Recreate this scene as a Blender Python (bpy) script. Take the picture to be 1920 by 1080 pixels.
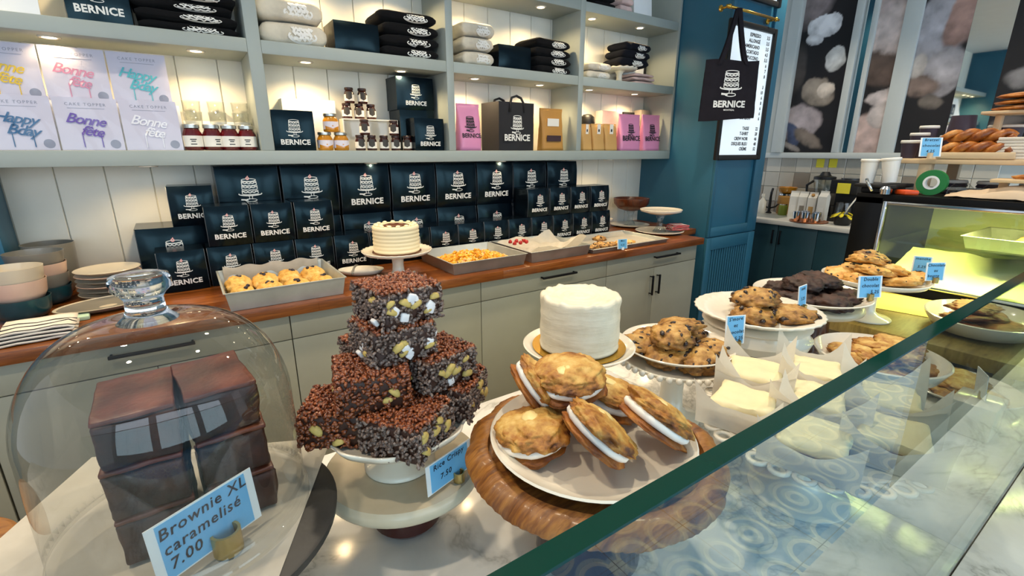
import bpy, bmesh, math, random
import numpy as np
from math import sin, cos, pi, radians, sqrt, atan2
from mathutils import Vector, Matrix, noise

for _o in list(bpy.data.objects):
    bpy.data.objects.remove(_o)
SC = bpy.context.scene
COL = SC.collection
rnd = random.Random(7)

# ------------------------------------------------------------------ camera
FPX, HORIZON, EYE = 887.0, 283.0, 1.54
PITCH = math.atan((540 - HORIZON) / FPX)
YAW = radians(34.178)
cam = bpy.data.cameras.new('camera')
cam.sensor_width = 36.0
cam.lens = FPX / 1920 * 36.0
cam.clip_start = 0.02
cam_o = bpy.data.objects.new('camera', cam)
COL.objects.link(cam_o)
cam_o.location = (0, 0, EYE)
cam_o.rotation_euler = (pi / 2 - PITCH, 0, -YAW)
SC.camera = cam_o

# ------------------------------------------------------------------ view, world, lights
SC.view_settings.view_transform = 'Standard'
SC.view_settings.look = 'None'
SC.view_settings.gamma = 1.0
SC.view_settings.use_curve_mapping = False
SC.view_settings.exposure = 0.22
SC.cycles.max_bounces = 8
SC.cycles.transparent_max_bounces = 16
SC.cycles.caustics_reflective = False
SC.cycles.caustics_refractive = False
SC.cycles.sample_clamp_indirect = 6.0

W = bpy.data.worlds.new('daylight')
SC.world = W
W.use_nodes = True
_bg = W.node_tree.nodes['Background']
_bg.inputs[0].default_value = (0.78, 0.88, 1.0, 1)
_bg.inputs[1].default_value = 0.8


def area_light(name, loc, rot, sx, sy, power, color):
    L = bpy.data.lights.new(name, 'AREA')
    L.shape = 'RECTANGLE'
    L.size, L.size_y = sx, sy
    L.energy = power
    L.color = color
    o = bpy.data.objects.new(name, L)
    COL.objects.link(o)
    o.location = loc
    o.rotation_euler = rot
    o['kind'] = 'helper'
    return o


# daylight through the shop's three street windows, behind the camera
for _k, _x in enumerate((-2.3, 0.7, 3.7)):
    area_light('window_daylight', (_x, -4.02, 1.9), (radians(90), 0, 0), 2.5, 2.4, 50, (0.72, 0.86, 1.0))
# rows of warm ceiling downlights over the counters
for _x, _y in ((-0.6, 0.55), (-0.6, 1.75), (0.9, 0.55), (0.9, 1.75), (2.4, 0.55), (2.4, 1.75), (4.1, 1.0), (4.2, 2.1)):
    if True:
        L = bpy.data.lights.new('ceiling_downlight_lamp', 'SPOT')
        L.energy = 56 if _x < 4 else 40
        L.spot_size = radians(115)
        L.spot_blend = 0.7
        L.shadow_soft_size = 0.05
        L.color = (1.0, 0.84, 0.62)
        o = bpy.data.objects.new('ceiling_downlight_lamp', L)
        COL.objects.link(o)
        o.location = (_x, _y, 3.14)
        o['kind'] = 'helper'


# ------------------------------------------------------------------ points from sight lines
_fw = np.array([sin(YAW) * cos(PITCH), cos(YAW) * cos(PITCH), -sin(PITCH)])
_rt = np.array([cos(YAW), -sin(YAW), 0])
_up = np.cross(_rt, _fw)


def ray(u, v):
    return _fw + _rt * (u - 960) / FPX - _up * (v - 540) / FPX


def atY(u, v, y):
    r = ray(u, v)
    p = r * (y / r[1])
    return Vector((p[0], y, p[2] + EYE))


def atX(u, v, x):
    r = ray(u, v)
    p = r * (x / r[0])
    return Vector((x, p[1], p[2] + EYE))


def atZ(u, v, z):
    r = ray(u, v)
    p = r * ((z - EYE) / r[2])
    return Vector((p[0], p[1], z))


# ------------------------------------------------------------------ materials
def lin(c):
    c = c.lstrip('#')
    out = []
    for i in (0, 2, 4):
        s = int(c[i:i + 2], 16) / 255
        out.append(s / 12.92 if s <= 0.04045 else ((s + 0.055) / 1.055) ** 2.4)
    return (*out, 1.0)


M = {}


class NT:
    """a small helper round one node tree"""

    def __init__(self, name):
        self.m = bpy.data.materials.new(name)
        self.m.use_nodes = True
        self.t = self.m.node_tree
        self.n = self.t.nodes
        self.b = self.n['Principled BSDF']
        M[name] = self.m

    def add(self, typ, **kw):
        nd = self.n.new(typ)
        for k, v in kw.items():
            if k.startswith('i_'):
                key = k[2:].replace('_', ' ')
                nd.inputs[key].default_value = v
            else:
                setattr(nd, k, v)
        return nd

    def link(self, a, b):
        self.t.links.new(a, b)

    def coord(self, out='Object', scale=(1, 1, 1)):
        tc = self.n.new('ShaderNodeTexCoord')
        mp = self.n.new('ShaderNodeMapping')
        mp.inputs['Scale'].default_value = scale
        self.link(tc.outputs[out], mp.inputs[0])
        return mp.outputs[0]

    def noise(self, vec, scale, detail=4, rough=0.55, dist=0.0):
        nd = self.n.new('ShaderNodeTexNoise')
        nd.inputs['Scale'].default_value = scale
        nd.inputs['Detail'].default_value = detail
        nd.inputs['Roughness'].default_value = rough
        nd.inputs['Distortion'].default_value = dist
        if vec is not None:
            self.link(vec, nd.inputs['Vector'])
        return nd

    def ramp(self, fac, stops):
        r = self.n.new('ShaderNodeValToRGB')
        el = r.color_ramp.elements
        while len(el) > 1:
            el.remove(el[-1])
        for i, (p, c) in enumerate(stops):
            e = el[0] if i == 0 else el.new(p)
            e.position = p
            e.color = lin(c) if isinstance(c, str) else c
        self.link(fac, r.inputs[0])
        return r.outputs[0]

    def bump(self, height, strength=0.3, dist=0.01):
        b = self.n.new('ShaderNodeBump')
        b.inputs['Strength'].default_value = strength
        b.inputs['Distance'].default_value = dist
        self.link(height, b.inputs['Height'])
        self.link(b.outputs[0], self.b.inputs['Normal'])
        return b

    def base(self, sock):
        self.link(sock, self.b.inputs['Base Color'])

    def math(self, op, a, b=None, c=None):
        nd = self.n.new('ShaderNodeMath')
        nd.operation = op
        for i, x in enumerate((a, b, c)):
            if x is None:
                continue
            if isinstance(x, (int, float)):
                nd.inputs[i].default_value = x
            else:
                self.link(x, nd.inputs[i])
        return nd.outputs[0]


def plain(name, col, rough=0.5, metal=0.0, var=0.06, vscale=6.0, bump=0.0, bscale=40.0, spec=0.5, coat=0.0):
    """one colour with a slight mottle, so no surface is perfectly flat in tone"""
    t = NT(name)
    c = lin(col)
    vec = t.coord()
    nz = t.noise(vec, vscale)
    lo = tuple(max(0, x * (1 - var)) for x in c[:3]) + (1,)
    hi = tuple(min(1, x * (1 + var)) for x in c[:3]) + (1,)
    t.base(t.ramp(nz.outputs[0], [(0.3, lo), (0.7, hi)]))
    t.b.inputs['Roughness'].default_value = rough
    t.b.inputs['Metallic'].default_value = metal
    t.b.inputs['Specular IOR Level'].default_value = spec
    t.b.inputs['Coat Weight'].default_value = coat
    if bump:
        nb = t.noise(vec, bscale, 3)
        t.bump(nb.outputs[0], bump, 0.004)
    return t


def clear_glass(name, tint=(1, 1, 1), rough=0.0, fres=1.45, extra=0.0, graze=1.0):
    """thin glass: lets light straight through, mirrors more at grazing angles"""
    t = NT(name)
    tr = t.add('ShaderNodeBsdfTransparent')
    tr.inputs[0].default_value = (*tint, 1)
    gl = t.add('ShaderNodeBsdfGlossy')
    gl.inputs['Roughness'].default_value = rough
    lw = t.add('ShaderNodeLayerWeight')
    lw.inputs['Blend'].default_value = 0.5
    f0 = ((fres - 1) / (fres + 1)) ** 2
    f = t.math('ADD', t.math('MULTIPLY', t.math('POWER', lw.outputs['Facing'], 5.0), graze - f0), f0)
    mx = t.add('ShaderNodeMixShader')
    if extra:
        f = t.math('ADD', f, extra)
    t.link(f, mx.inputs[0])
    t.link(tr.outputs[0], mx.inputs[1])
    t.link(gl.outputs[0], mx.inputs[2])
    t.link(mx.outputs[0], t.n['Material Output'].inputs[0])
    return t


def emit(name, col, strength):
    t = NT(name)
    t.b.inputs['Base Color'].default_value = lin(col)
    t.b.inputs['Emission Color'].default_value = lin(col)
    t.b.inputs['Emission Strength'].default_value = strength
    return t


def wood(name, cols, scale=(1, 1, 1), rough=0.4, ring=3.0, coat=0.0, bump=0.12):
    t = NT(name)
    vec = t.coord('Object', scale)
    n1 = t.noise(vec, ring, 5, 0.6, 1.2)
    n2 = t.noise(vec, ring * 7, 4, 0.6, 0.3)
    f = t.math('ADD', t.math('MULTIPLY', n1.outputs[0], 0.65), t.math('MULTIPLY', n2.outputs[0], 0.35))
    k = len(cols)
    t.base(t.ramp(f, [(0.32 + 0.36 * i / (k - 1), c) for i, c in enumerate(cols)]))
    t.b.inputs['Roughness'].default_value = rough
    t.b.inputs['Coat Weight'].default_value = coat
    t.b.inputs['Coat Roughness'].default_value = 0.15
    t.bump(n2.outputs[0], bump, 0.002)
    return t


plain('shelf_paint', '#A0A9A4', 0.45, var=0.03)
plain('cabinet_paint', '#9C9C8D', 0.45, var=0.03)
plain('plank_paint', '#E6E3D6', 0.5, var=0.03)
plain('teal_paint', '#2C6680', 0.42, var=0.05, vscale=2)
plain('ceiling_paint', '#E4E6E4', 0.8, var=0.02)
plain('white_trim', '#CDD3D0', 0.45, var=0.03)
plain('black_metal', '#17171A', 0.4, 0.6)
plain('black_matte', '#0B0B0D', 0.5, var=0.1)
plain('white_ceramic', '#ECE4D3', 0.14, var=0.02, coat=0.3)
plain('grey_ceramic', '#D9D6C8', 0.2, var=0.03)
plain('print_white', '#EDEBE4', 0.6, var=0.02)
plain('print_pink', '#E9A9A4', 0.6, var=0.02)
plain('print_black', '#1A1A1E', 0.6, var=0.02)
plain('card_white', '#F0F2F2', 0.55, var=0.02)
plain('card_blue', '#6FB7E6', 0.55, var=0.03)
plain('ink', '#121A2C', 0.6, var=0.02)
plain('gold', '#C8A24A', 0.28, 1.0, var=0.06)
plain('brass_dull', '#BCA56A', 0.33, 0.8, var=0.08)
plain('chrome', '#D8DADC', 0.12, 1.0, var=0.02)
plain('aluminium', '#B9BDB8', 0.4, 0.55, var=0.12, vscale=9)
clear_glass('glass_thin', (0.95, 0.96, 0.95), 0.0, 1.5, 0.02)
clear_glass('cloche_glass', (0.86, 0.87, 0.86), 0.0, 1.6, 0.012)
clear_glass('glass_pane', (0.87, 0.94, 0.94), 0.0, 1.5, 0.0, 0.85)

# ------------------------------------------------------------------ mesh helpers


class MB:
    """collects shapes and links them as one mesh object"""

    def __init__(self):
        self.v = []
        self.f = []
        self.fm = []
        self.cur = 0

    def _add(self, vs, fs, tf=None):
        o = len(self.v)
        if tf is not None:
            vs = [tuple(tf @ Vector(p)) for p in vs]
        self.v += [tuple(p) for p in vs]
        self.f += [tuple(i + o for i in q) for q in fs]
        self.fm += [self.cur] * len(fs)
        return self

    def box(self, x0, x1, y0, y1, z0, z1, tf=None):
        vs = [(x0, y0, z0), (x1, y0, z0), (x1, y1, z0), (x0, y1, z0),
              (x0, y0, z1), (x1, y0, z1), (x1, y1, z1), (x0, y1, z1)]
        fs = [(0, 3, 2, 1), (4, 5, 6, 7), (0, 1, 5, 4), (1, 2, 6, 5), (2, 3, 7, 6), (3, 0, 4, 7)]
        return self._add(vs, fs, tf)

    def lathe(self, prof, n=32, tf=None, wob=None, close=False, cap=True):
        """prof: list of (r, z); wob(angle, r, z)->scale of r (or tuple r, dz)"""
        vs, fs = [], []
        k = len(prof)
        for j, (r, z) in enumerate(prof):
            for i in range(n):
                a = 2 * pi * i / n
                rr, zz = r, z
                if wob:
                    q = wob(a, r, z)
                    if isinstance(q, tuple):
                        rr, zz = r * q[0], z + q[1]
                    else:
                        rr = r * q
                vs.append((rr * cos(a), rr * sin(a), zz))
        for j in range(k - 1):
            for i in range(n):
                i2 = (i + 1) % n
                fs.append((j * n + i, j * n + i2, (j + 1) * n + i2, (j + 1) * n + i))
        if close:
            for i in range(n):
                i2 = (i + 1) % n
                fs.append(((k - 1) * n + i, (k - 1) * n + i2, i2, i))
        elif cap:
            if prof[0][0] > 1e-6:
                fs.append(tuple(reversed(range(n))))
            if prof[-1][0] > 1e-6:
                fs.append(tuple(range((k - 1) * n, k * n)))
        return self._add(vs, fs, tf)

    def tube(self, pts, r, n=8, tf=None, cap=True):
        pts = [Vector(p) for p in pts]
        vs, fs = [], []
        k = len(pts)
        ref = None
        for j, p in enumerate(pts):
            d = (pts[min(j + 1, k - 1)] - pts[max(j - 1, 0)]).normalized()
            if ref is None:
                ref = Vector((0, 0, 1)) if abs(d.z) < 0.9 else Vector((1, 0, 0))
            a = d.cross(ref).normalized()
            b = a.cross(d).normalized()
            ref = b
            rr = r[j] if isinstance(r, (list, tuple)) else r
            for i in range(n):
                t = 2 * pi * i / n
                vs.append(tuple(p + a * (rr * cos(t)) + b * (rr * sin(t))))
        for j in range(k - 1):
            for i in range(n):
                i2 = (i + 1) % n
                fs.append((j * n + i, j * n + i2, (j + 1) * n + i2, (j + 1) * n + i))
        if cap:
            fs.append(tuple(reversed(range(n))))
            fs.append(tuple(range((k - 1) * n, k * n)))
        return self._add(vs, fs, tf)

    def ell(self, c, r, seg=8, rings=5, tf=None, rot=None):
        vs, fs = [], []
        R = rot.to_matrix() if rot is not None else None
        for j in range(rings + 1):
            th = pi * j / rings
            for i in range(seg):
                a = 2 * pi * i / seg
                p = Vector((r[0] * sin(th) * cos(a), r[1] * sin(th) * sin(a), r[2] * cos(th)))
                if R is not None:
                    p = R @ p
                vs.append((c[0] + p.x, c[1] + p.y, c[2] + p.z))
        for j in range(rings):
            for i in range(seg):
                i2 = (i + 1) % seg
                fs.append((j * seg + i, (j + 1) * seg + i, (j + 1) * seg + i2, j * seg + i2))
        return self._add(vs, fs, tf)

    def grid(self, fn, nu, nv, tf=None, cu=False):
        vs = [fn(i / nu, j / nv) for j in range(nv + 1) for i in range(nu + 1)]
        fs = [(j * (nu + 1) + i, j * (nu + 1) + i + 1, (j + 1) * (nu + 1) + i + 1, (j + 1) * (nu + 1) + i)
              for j in range(nv) for i in range(nu)]
        return self._add(vs, fs, tf)

    def prism(self, poly, z0, z1, tf=None):
        n = len(poly)
        vs = [(x, y, z0) for x, y in poly] + [(x, y, z1) for x, y in poly]
        fs = [tuple(reversed(range(n))), tuple(range(n, 2 * n))]
        fs += [(i, (i + 1) % n, n + (i + 1) % n, n + i) for i in range(n)]
        return self._add(vs, fs, tf)

    def ribbon(self, pts, w, depth=0.0):
        """flat stroke in the x-z plane at y=0 (facing -y)"""
        n = len(pts)
        vs, fs = [], []
        for j, (x, z) in enumerate(pts):
            x0, z0 = pts[max(j - 1, 0)]
            x1, z1 = pts[min(j + 1, n - 1)]
            dx, dz = x1 - x0, z1 - z0
            L = sqrt(dx * dx + dz * dz) or 1
            nx, nz = -dz / L * w / 2, dx / L * w / 2
            vs += [(x + nx, depth, z + nz), (x - nx, depth, z - nz)]
        for j in range(n - 1):
            fs.append((2 * j, 2 * j + 1, 2 * j + 3, 2 * j + 2))
        return self._add(vs, fs)

    def mesh(self, name, mat, smooth=False):
        me = bpy.data.meshes.new(name)
        me.from_pydata(self.v, [], self.f)
        mats = mat if isinstance(mat, (list, tuple)) else [mat]
        for m in mats:
            me.materials.append(M[m] if isinstance(m, str) else m)
        if len(mats) > 1:
            me.polygons.foreach_set('material_index', self.fm)
        if smooth:
            me.polygons.foreach_set('use_smooth', [True] * len(me.polygons))
        me.update()
        return me

    def obj(self, name, mat, parent=None, smooth=False, bevel=0.0, seg=2, auto=None, loc=None, rot=None):
        me = self.mesh(name, mat, smooth)
        return link(name, me, parent, bevel, seg, auto, loc, rot)


def finish(me, bevel=0.0, seg=2, angle=30):
    bm = bmesh.new()
    bm.from_mesh(me)
    if bevel:
        bmesh.ops.bevel(bm, geom=[e for e in bm.edges if len(e.link_faces) == 2 and e.calc_face_angle(0) > 0.5],
                        offset=bevel, segments=seg, profile=0.5, affect='EDGES', clamp_overlap=True)
    bmesh.ops.recalc_face_normals(bm, faces=bm.faces)
    bm.to_mesh(me)
    bm.free()
    me.polygons.foreach_set('use_smooth', [True] * len(me.polygons))
    me.set_sharp_from_angle(angle=radians(angle))


def link(name, me, parent=None, bevel=0.0, seg=2, auto=None, loc=None, rot=None):
    if bevel:
        finish(me, bevel, seg, auto or 40)
    elif auto:
        me.polygons.foreach_set('use_smooth', [True] * len(me.polygons))
        me.set_sharp_from_angle(angle=radians(auto))
    o = bpy.data.objects.new(name, me)
    COL.objects.link(o)
    if parent is not None:
        o.parent = parent
    if loc is not None:
        o.location = loc
    if rot is not None:
        o.rotation_euler = rot
    return o


def empty(name, loc=(0, 0, 0), rz=0.0, rot=None):
    o = bpy.data.objects.new(name, None)
    o.empty_display_size = 0.05
    COL.objects.link(o)
    o.location = loc
    o.rotation_euler = rot if rot is not None else (0, 0, rz)
    return o


def T(o, label, cat, group=None):
    o['label'] = label
    o['category'] = cat
    if group:
        o['group'] = group
    return o


def S(o, label=None):
    o['kind'] = 'structure'
    if label:
        o['label'] = label
    return o


def copy_tree(o, parent=None):
    c = o.copy()
    COL.objects.link(c)
    c.parent = parent
    for ch in [x for x in o.children]:
        copy_tree(ch, c)
    return c


_tc = {}


def text_mesh(txt, size, bold=0.0, align='CENTER', shear=0.0, spacing=1.0):
    """flat lettering as a mesh in the x-z plane, facing -y, baseline at z=0"""
    key = (txt, size, bold, align, shear, spacing)
    if key in _tc:
        return _tc[key]
    cu = bpy.data.curves.new('lettering', 'FONT')
    cu.body = txt
    cu.size = size
    cu.offset = bold
    cu.align_x = align
    cu.shear = shear
    cu.space_character = spacing
    cu.resolution_u = 2
    o = bpy.data.objects.new('tmp', cu)
    COL.objects.link(o)
    dg = bpy.context.evaluated_depsgraph_get()
    me = bpy.data.meshes.new_from_object(o.evaluated_get(dg))
    bpy.data.objects.remove(o)
    me.transform(Matrix.Rotation(pi / 2, 4, 'X'))
    _tc[key] = me
    return me


def lettering(name, txt, size, mat, parent, loc, rot=(0, 0, 0), bold=0.0, align='CENTER', shear=0.0, spacing=1.0, bend=None):
    me = text_mesh(txt, size, bold, align, shear, spacing).copy()
    me.materials.clear()
    me.materials.append(M[mat])
    if bend:
        for v in me.vertices:
            v.co.y += bend(v.co.x + loc[0], v.co.z + loc[2])
    return link(name, me, parent, loc=loc, rot=rot)


def fbm(p, sc, oct=4):
    return noise.fractal(Vector(p) * sc, 1.0, 2.0, oct)


ORD = ['first', 'second', 'third', 'fourth', 'fifth', 'sixth', 'seventh', 'eighth', 'ninth', 'tenth', 'eleventh', 'twelfth']

# ================================================================== the room
YW, YS = 3.02, 2.71           # back wall face, front of the wall shelves
XP, YP = 3.47, 2.29           # teal pillar: left face, front face
XK = 5.16                     # kitchen wall face
ZC = 0.92                     # both counters

# floor: patterned cement tiles, teal with pale curls
t = NT('cement_tile')
vec = t.coord('Object', (2.6, 2.6, 1))
sp = t.add('ShaderNodeSeparateXYZ')
t.link(vec, sp.inputs[0])


def _ring(t, x, y, cx, cy, r, w):
    dx = t.math('SUBTRACT', x, cx)
    dy = t.math('SUBTRACT', y, cy)
    d = t.math('SQRT', t.math('ADD', t.math('MULTIPLY', dx, dx), t.math('MULTIPLY', dy, dy)))
    return t.math('LESS_THAN', t.math('ABSOLUTE', t.math('SUBTRACT', d, r)), w)


fx = t.math('FRACT', sp.outputs[0])
fy = t.math('FRACT', sp.outputs[1])
mk = None
for cx, cy, r, w in ((0.25, 0.0, .19, .025), (0.75, 0, .19, .025), (0.25, 1, .19, .025), (0.75, 1, .19, .025),
                     (0, .5, .17, .025), (1, .5, .17, .025), (.5, .5, .10, .028), (.5, .5, .24, .02), (0, 0, .05, .05), (1, 1, .05, .05), (0, 1, .05, .05), (1, 0, .05, .05)):
    q = _ring(t, fx, fy, cx, cy, r, w)
    mk = q if mk is None else t.math('MAXIMUM', mk, q)
gx = t.math('LESS_THAN', t.math('ABSOLUTE', t.math('SUBTRACT', fx, 0.5)), 0.495)
gy = t.math('LESS_THAN', t.math('ABSOLUTE', t.math('SUBTRACT', fy, 0.5)), 0.495)
gr = t.math('MULTIPLY', gx, gy)
mx = t.add('ShaderNodeMix', data_type='RGBA')
mx.inputs[6].default_value = lin('#2F86BE')
mx.inputs[7].default_value = lin('#D5DDD4')
t.link(mk, mx.inputs[0])
mx2 = t.add('ShaderNodeMix', data_type='RGBA')
mx2.inputs[6].default_value = lin('#26323A')
t.link(gr, mx2.inputs[0])
t.link(mx.outputs[2], mx2.inputs[7])
t.base(mx2.outputs[2])
t.b.inputs['Roughness'].default_value = 0.35
S(MB().box(-4, 8, -4.2, .4, -0.05, 0).obj('floor', 'cement_tile'), 'teal cement floor tiles with pale curls')
plain('oak_floor', '#8A7A66', .5, var=.1)
S(MB().box(-4, 8, .4, 5, -0.05, 0).obj('floor_service', 'oak_floor'), 'plain floor behind the counter')
S(MB().box(-4, 8, -4.2, 5, 3.2, 3.25).obj('ceiling', 'ceiling_paint'))

# back wall and its vertical white planks
wb = S(MB().box(-1.65, XP + .02, YW + 0.012, YW + 0.12, 0, 3.2).obj('wall_back', 'plank_paint'))
_pm = MB().box(0.0015, 0.1785, YW, YW + 0.012, ZC - .02, 3.2).mesh('plank', 'plank_paint')
finish(_pm, 0.003, 1)
for k in range(28):
    o = link('plank', _pm, wb)
    o.location = (-1.565 + k * 0.18, 0, 0)
wl = S(MB().box(-2.6, -1.62, 2.3, YW + 0.1, 0, 3.2).obj('wall_left', 'teal_paint', bevel=0.003))
S(MB().box(-1.61, -0.665, 2.80, YW - .001, ZC + .002, 1.474).obj('wall_panel', 'teal_paint', bevel=.003), 'teal panel under the shelves at the left edge')
# street front behind the camera: wall pieces round three tall windows
wf = S(MB().box(-4, 8, -4.2, -4.1, 0, 0.6).box(-4, 8, -4.2, -4.1, 3.12, 3.2).obj('wall_front', 'white_trim'))
for k, x in enumerate((-2.3, 0.7, 3.7)):
    fr = MB()
    for a in (-1.3, -0.42, 0.42, 1.3):
        fr.box(x + a - .035, x + a + .035, -4.16, -4.08, 0.6, 3.12)
    fr.box(x - 1.3, x + 1.3, -4.16, -4.08, 2.3, 2.36).box(x - 1.3, x + 1.3, -4.16, -4.08, 0.6, 0.68).box(x - 1.3, x + 1.3, -4.16, -4.08, 3.05, 3.12)
    w_ = S(fr.obj('window_%d' % (k + 1), 'white_trim'))
    MB().box(x - 1.3, x + 1.3, -4.13, -4.12, 0.64, 3.08).obj('pane', 'glass_thin', w_)
for k, (a, b) in enumerate(((-4, -3.6), (-1.0, -0.6), (2.0, 2.4), (5.0, 8))):
    MB().box(a, b, -4.2, -4.1, 0.6, 3.12).obj('pier', 'white_trim', wf)

# the teal pillar: body, framed panel, slatted vent
wp = S(MB().box(XP, 4.175, YP, YW + 0.1, 0, 3.2).obj('wall_pillar', 'teal_paint', bevel=0.003), 'teal painted pillar beside the wooden counter')


def moulding(x0, x1, z0, z1, y, w, d, parent, mat, name='panel_moulding'):
    m = MB()
    m.box(x0, x0 + w, y - d, y, z0, z1).box(x1 - w, x1, y - d, y, z0, z1)
    m.box(x0 + w, x1 - w, y - d, y, z0, z0 + w).box(x0 + w, x1 - w, y - d, y, z1 - w, z1)
    return m.obj(name, mat, parent, bevel=min(w, d) * .3)


m = MB()
m.box(XP, XP + .035, YP - .022, YP, .86, 3.2).box(4.04, 4.175, YP - .022, YP, .86, 3.2).box(XP + .035, 4.04, YP - .022, YP, .86, .935)
m.obj('panel_frame', 'teal_paint', wp, bevel=.004)
m = MB()
m.box(XP, XP + .06, YP - .022, YP, 0, .85).box(4.08, 4.175, YP - .022, YP, 0, .85).box(XP + .06, 4.08, YP - .022, YP, .745, .85).box(XP + .06, 4.08, YP - .022, YP, 0, .2)
m.obj('vent_frame', 'teal_paint', wp, bevel=.004)
_sm = MB().box(0, .020, YP - .018, YP, .2, .745).mesh('vent_slat', 'teal_paint')
finish(_sm, .004, 1)
for k in range(16):
    o = link('vent_slat', _sm, wp)
    o.location = (XP + .066 + k * .0345, 0, 0)

# kitchen wall, tiles, sill, panels
plain('tile_glaze', '#B9B3A5', 0.18, var=0.05, coat=0.2)
plain('tile_taupe', '#8E8578', 0.2, var=0.05, coat=0.2)
plain('tile_pale', '#C9C4B6', 0.18, var=0.05, coat=0.2)
wk = S(MB().box(XK + 0.012, XK + .15, -1.5, YW + .3, 0, 3.2).obj('wall_right', 'white_trim'))
_tm = {}
for mm in ('tile_glaze', 'tile_taupe', 'tile_pale'):
    _tm[mm] = MB().box(XK, XK + .012, 0.002, .148, .002, .148).mesh('wall_tile', mm)
    finish(_tm[mm], .003, 1)
rt_ = random.Random(3)
for j in range(4):
    for i in range(13):
        mm = rt_.choice(['tile_glaze', 'tile_glaze', 'tile_pale', 'tile_pale', 'tile_taupe'])
        o = link('wall_tile', _tm[mm], wk)
        o.location = (0, 2.93 - i * .15 - .15, ZC + j * .15 - .04)
S(MB().box(XK - .05, XK + .012, -.5, YW, 1.47, 1.525).obj('trim_1', 'white_trim', bevel=.006))
# tall posts between the pictures and the mirrors
for k, (y0, y1, x0) in enumerate(((2.72, 2.86, -.03), (2.62, 2.72, -.07), (2.10, 2.16, -.05), (1.99, 2.03, -.04), (1.675, 1.80, -.03))):
    S(MB().box(XK + x0, XK + .012, y0, y1, 1.525, 3.2).obj('trim_%d' % (k + 2), 'white_trim', bevel=.005))
# the blue end of the far room seen past the posts
t = NT('mirror_glass')
t.b.inputs['Metallic'].default_value = 1
t.b.inputs['Roughness'].default_value = 0.02
t.b.inputs['Base Color'].default_value = (.83, .88, .87, 1)


def mural(y0, y1, seed, blobs, ground=('#100E10', '#221E20')):
    """a printed wall picture of dark petals: colours live in the print itself"""
    z0, z1 = 1.525, 3.2
    nu, nv = 90, max(8, int(90 * (z1 - z0) / (y0 - y1) * .55))
    nv = 150
    r = random.Random(seed)
    mb = MB().grid(lambda a, b: (XK - .004, y0 + (y1 - y0) * a, z0 + (z1 - z0) * b), nu, nv)
    me = mb.mesh('print', 'mural_print')
    at = me.color_attributes.new('print', 'FLOAT_COLOR', 'POINT')
    g0, g1 = np.array(lin(ground[0])), np.array(lin(ground[1]))
    cols = np.zeros((len(me.vertices), 4), 'f')
    for i, v in enumerate(me.vertices):
        y, z = v.co.y, v.co.z
        n1 = fbm((seed, y * 1.0, z), 3.0)
        n2 = fbm((seed + 9, y, z), 11.0)
        c = g0 + (g1 - g0) * min(1, max(0, .5 + .5 * n1))
        for (cy, cz, ry, rz, ang, col, soft) in blobs:
            dy, dz = y - cy + .05 * n1, z - cz + .015 * n2
            a, b = dy * cos(ang) + dz * sin(ang), -dy * sin(ang) + dz * cos(ang)
            d = sqrt((a / ry) ** 2 + (b / rz) ** 2) + .04 * n2
            if d < 1:
                k = min(1, (1 - d) / (soft * .5))
                tone = np.array(lin(col)) * 1.25
                vein = .78 + .5 * n2 * .6 + .35 * (1 - d) - .30 * max(0, -b / rz) - .5 * max(0, .16 - abs(n1 - .3 * a / ry)) - .4 * max(0, .1 - abs(n2 * .6 + b / rz * .5))
                vein = max(.15, vein)
                c = c * (1 - k) + tone * vein * k
        cols[i] = (*c[:3], 1)
    at.data.foreach_set('color', cols.ravel())
    me.polygons.foreach_set('use_smooth', [True] * len(me.polygons))
    return me


t = NT('mural_print')
va = t.add('ShaderNodeVertexColor', layer_name='print')
t.base(va.outputs[0])
t.b.inputs['Roughness'].default_value = 0.45

PET = '#B9A9A2'
specs = [
    (2.62, 2.16, 5, [(2.62, 2.95, .26, .34, .3, '#8D8080', .5), (2.60, 2.30, .10, .25, .1, '#4A4340', .7), (2.42, 2.66, .17, .10, .2, '#EFEFF2', .1), (2.47, 2.55, .08, .05, .2, '#D6D6D8', .2), (2.27, 2.36, .09, .12, .4, '#DADBD9', .2), (2.38, 2.08, .17, .13, .5, '#978C80', .25),
                     (2.30, 2.09, .08, .075, 0, '#D9CCBE', .2), (2.52, 1.80, .20, .19, .2, '#A89DA0', .3), (2.57, 1.70, .06, .15, -.5, '#46506E', .4), (2.42, 1.66, .2, .07, .5, '#7C7066', .5), (2.55, 1.58, .12, .03, .4, '#8d8580', .4)], 'dark flower mural panel with small white blossoms beside the menu board'),
    (1.99, 1.80, 15, [(1.95, 2.80, .22, .42, -.3, '#BBA9A6', .4), (1.86, 2.50, .20, .25, .2, '#CDBDB8', .35), (1.92, 2.22, .26, .15, .4, '#5A4A42', .5), (1.84, 1.98, .15, .07, 0, '#CBC0BE', .3), (1.9, 1.66, .28, .22, .3, '#BCA59F', .4),
                      (1.83, 1.84, .13, .12, .2, '#C2B8B5', .35)], 'narrow mural panel of dusty pink petals between posts'),
    (1.675, 1.36, 25, [(1.54, 2.46, .20, .32, .1, '#ADAAB0', .2), (1.40, 2.56, .11, .28, .1, '#B08C80', .4), (1.46, 2.14, .15, .20, .3, '#A5A0A3', .25), (1.64, 2.2, .08, .12, .1, '#C0B8B2', .4), (1.6, 2.05, .15, .09, .2, '#7E6C63', .5),
                       (1.5, 1.92, .08, .06, .2, '#6E655D', .5), (1.5, 2.88, .3, .14, 0, '#A39490', .5)], 'dark mural panel with large pale petals behind the purple cups'),
    (1.12, 0.2, 35, [(.98, 2.05, .14, .09, .2, '#8B8684', .5), (.9, 2.45, .2, .2, .2, '#7C7674', .6), (.7, 2.1, .3, .2, .1, '#8a7f7c', .5), (1.03, 1.75, .12, .06, -.2, '#5b5450', .6)], 'rightmost dark mural panel behind stacked flatbreads'),
]
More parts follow.
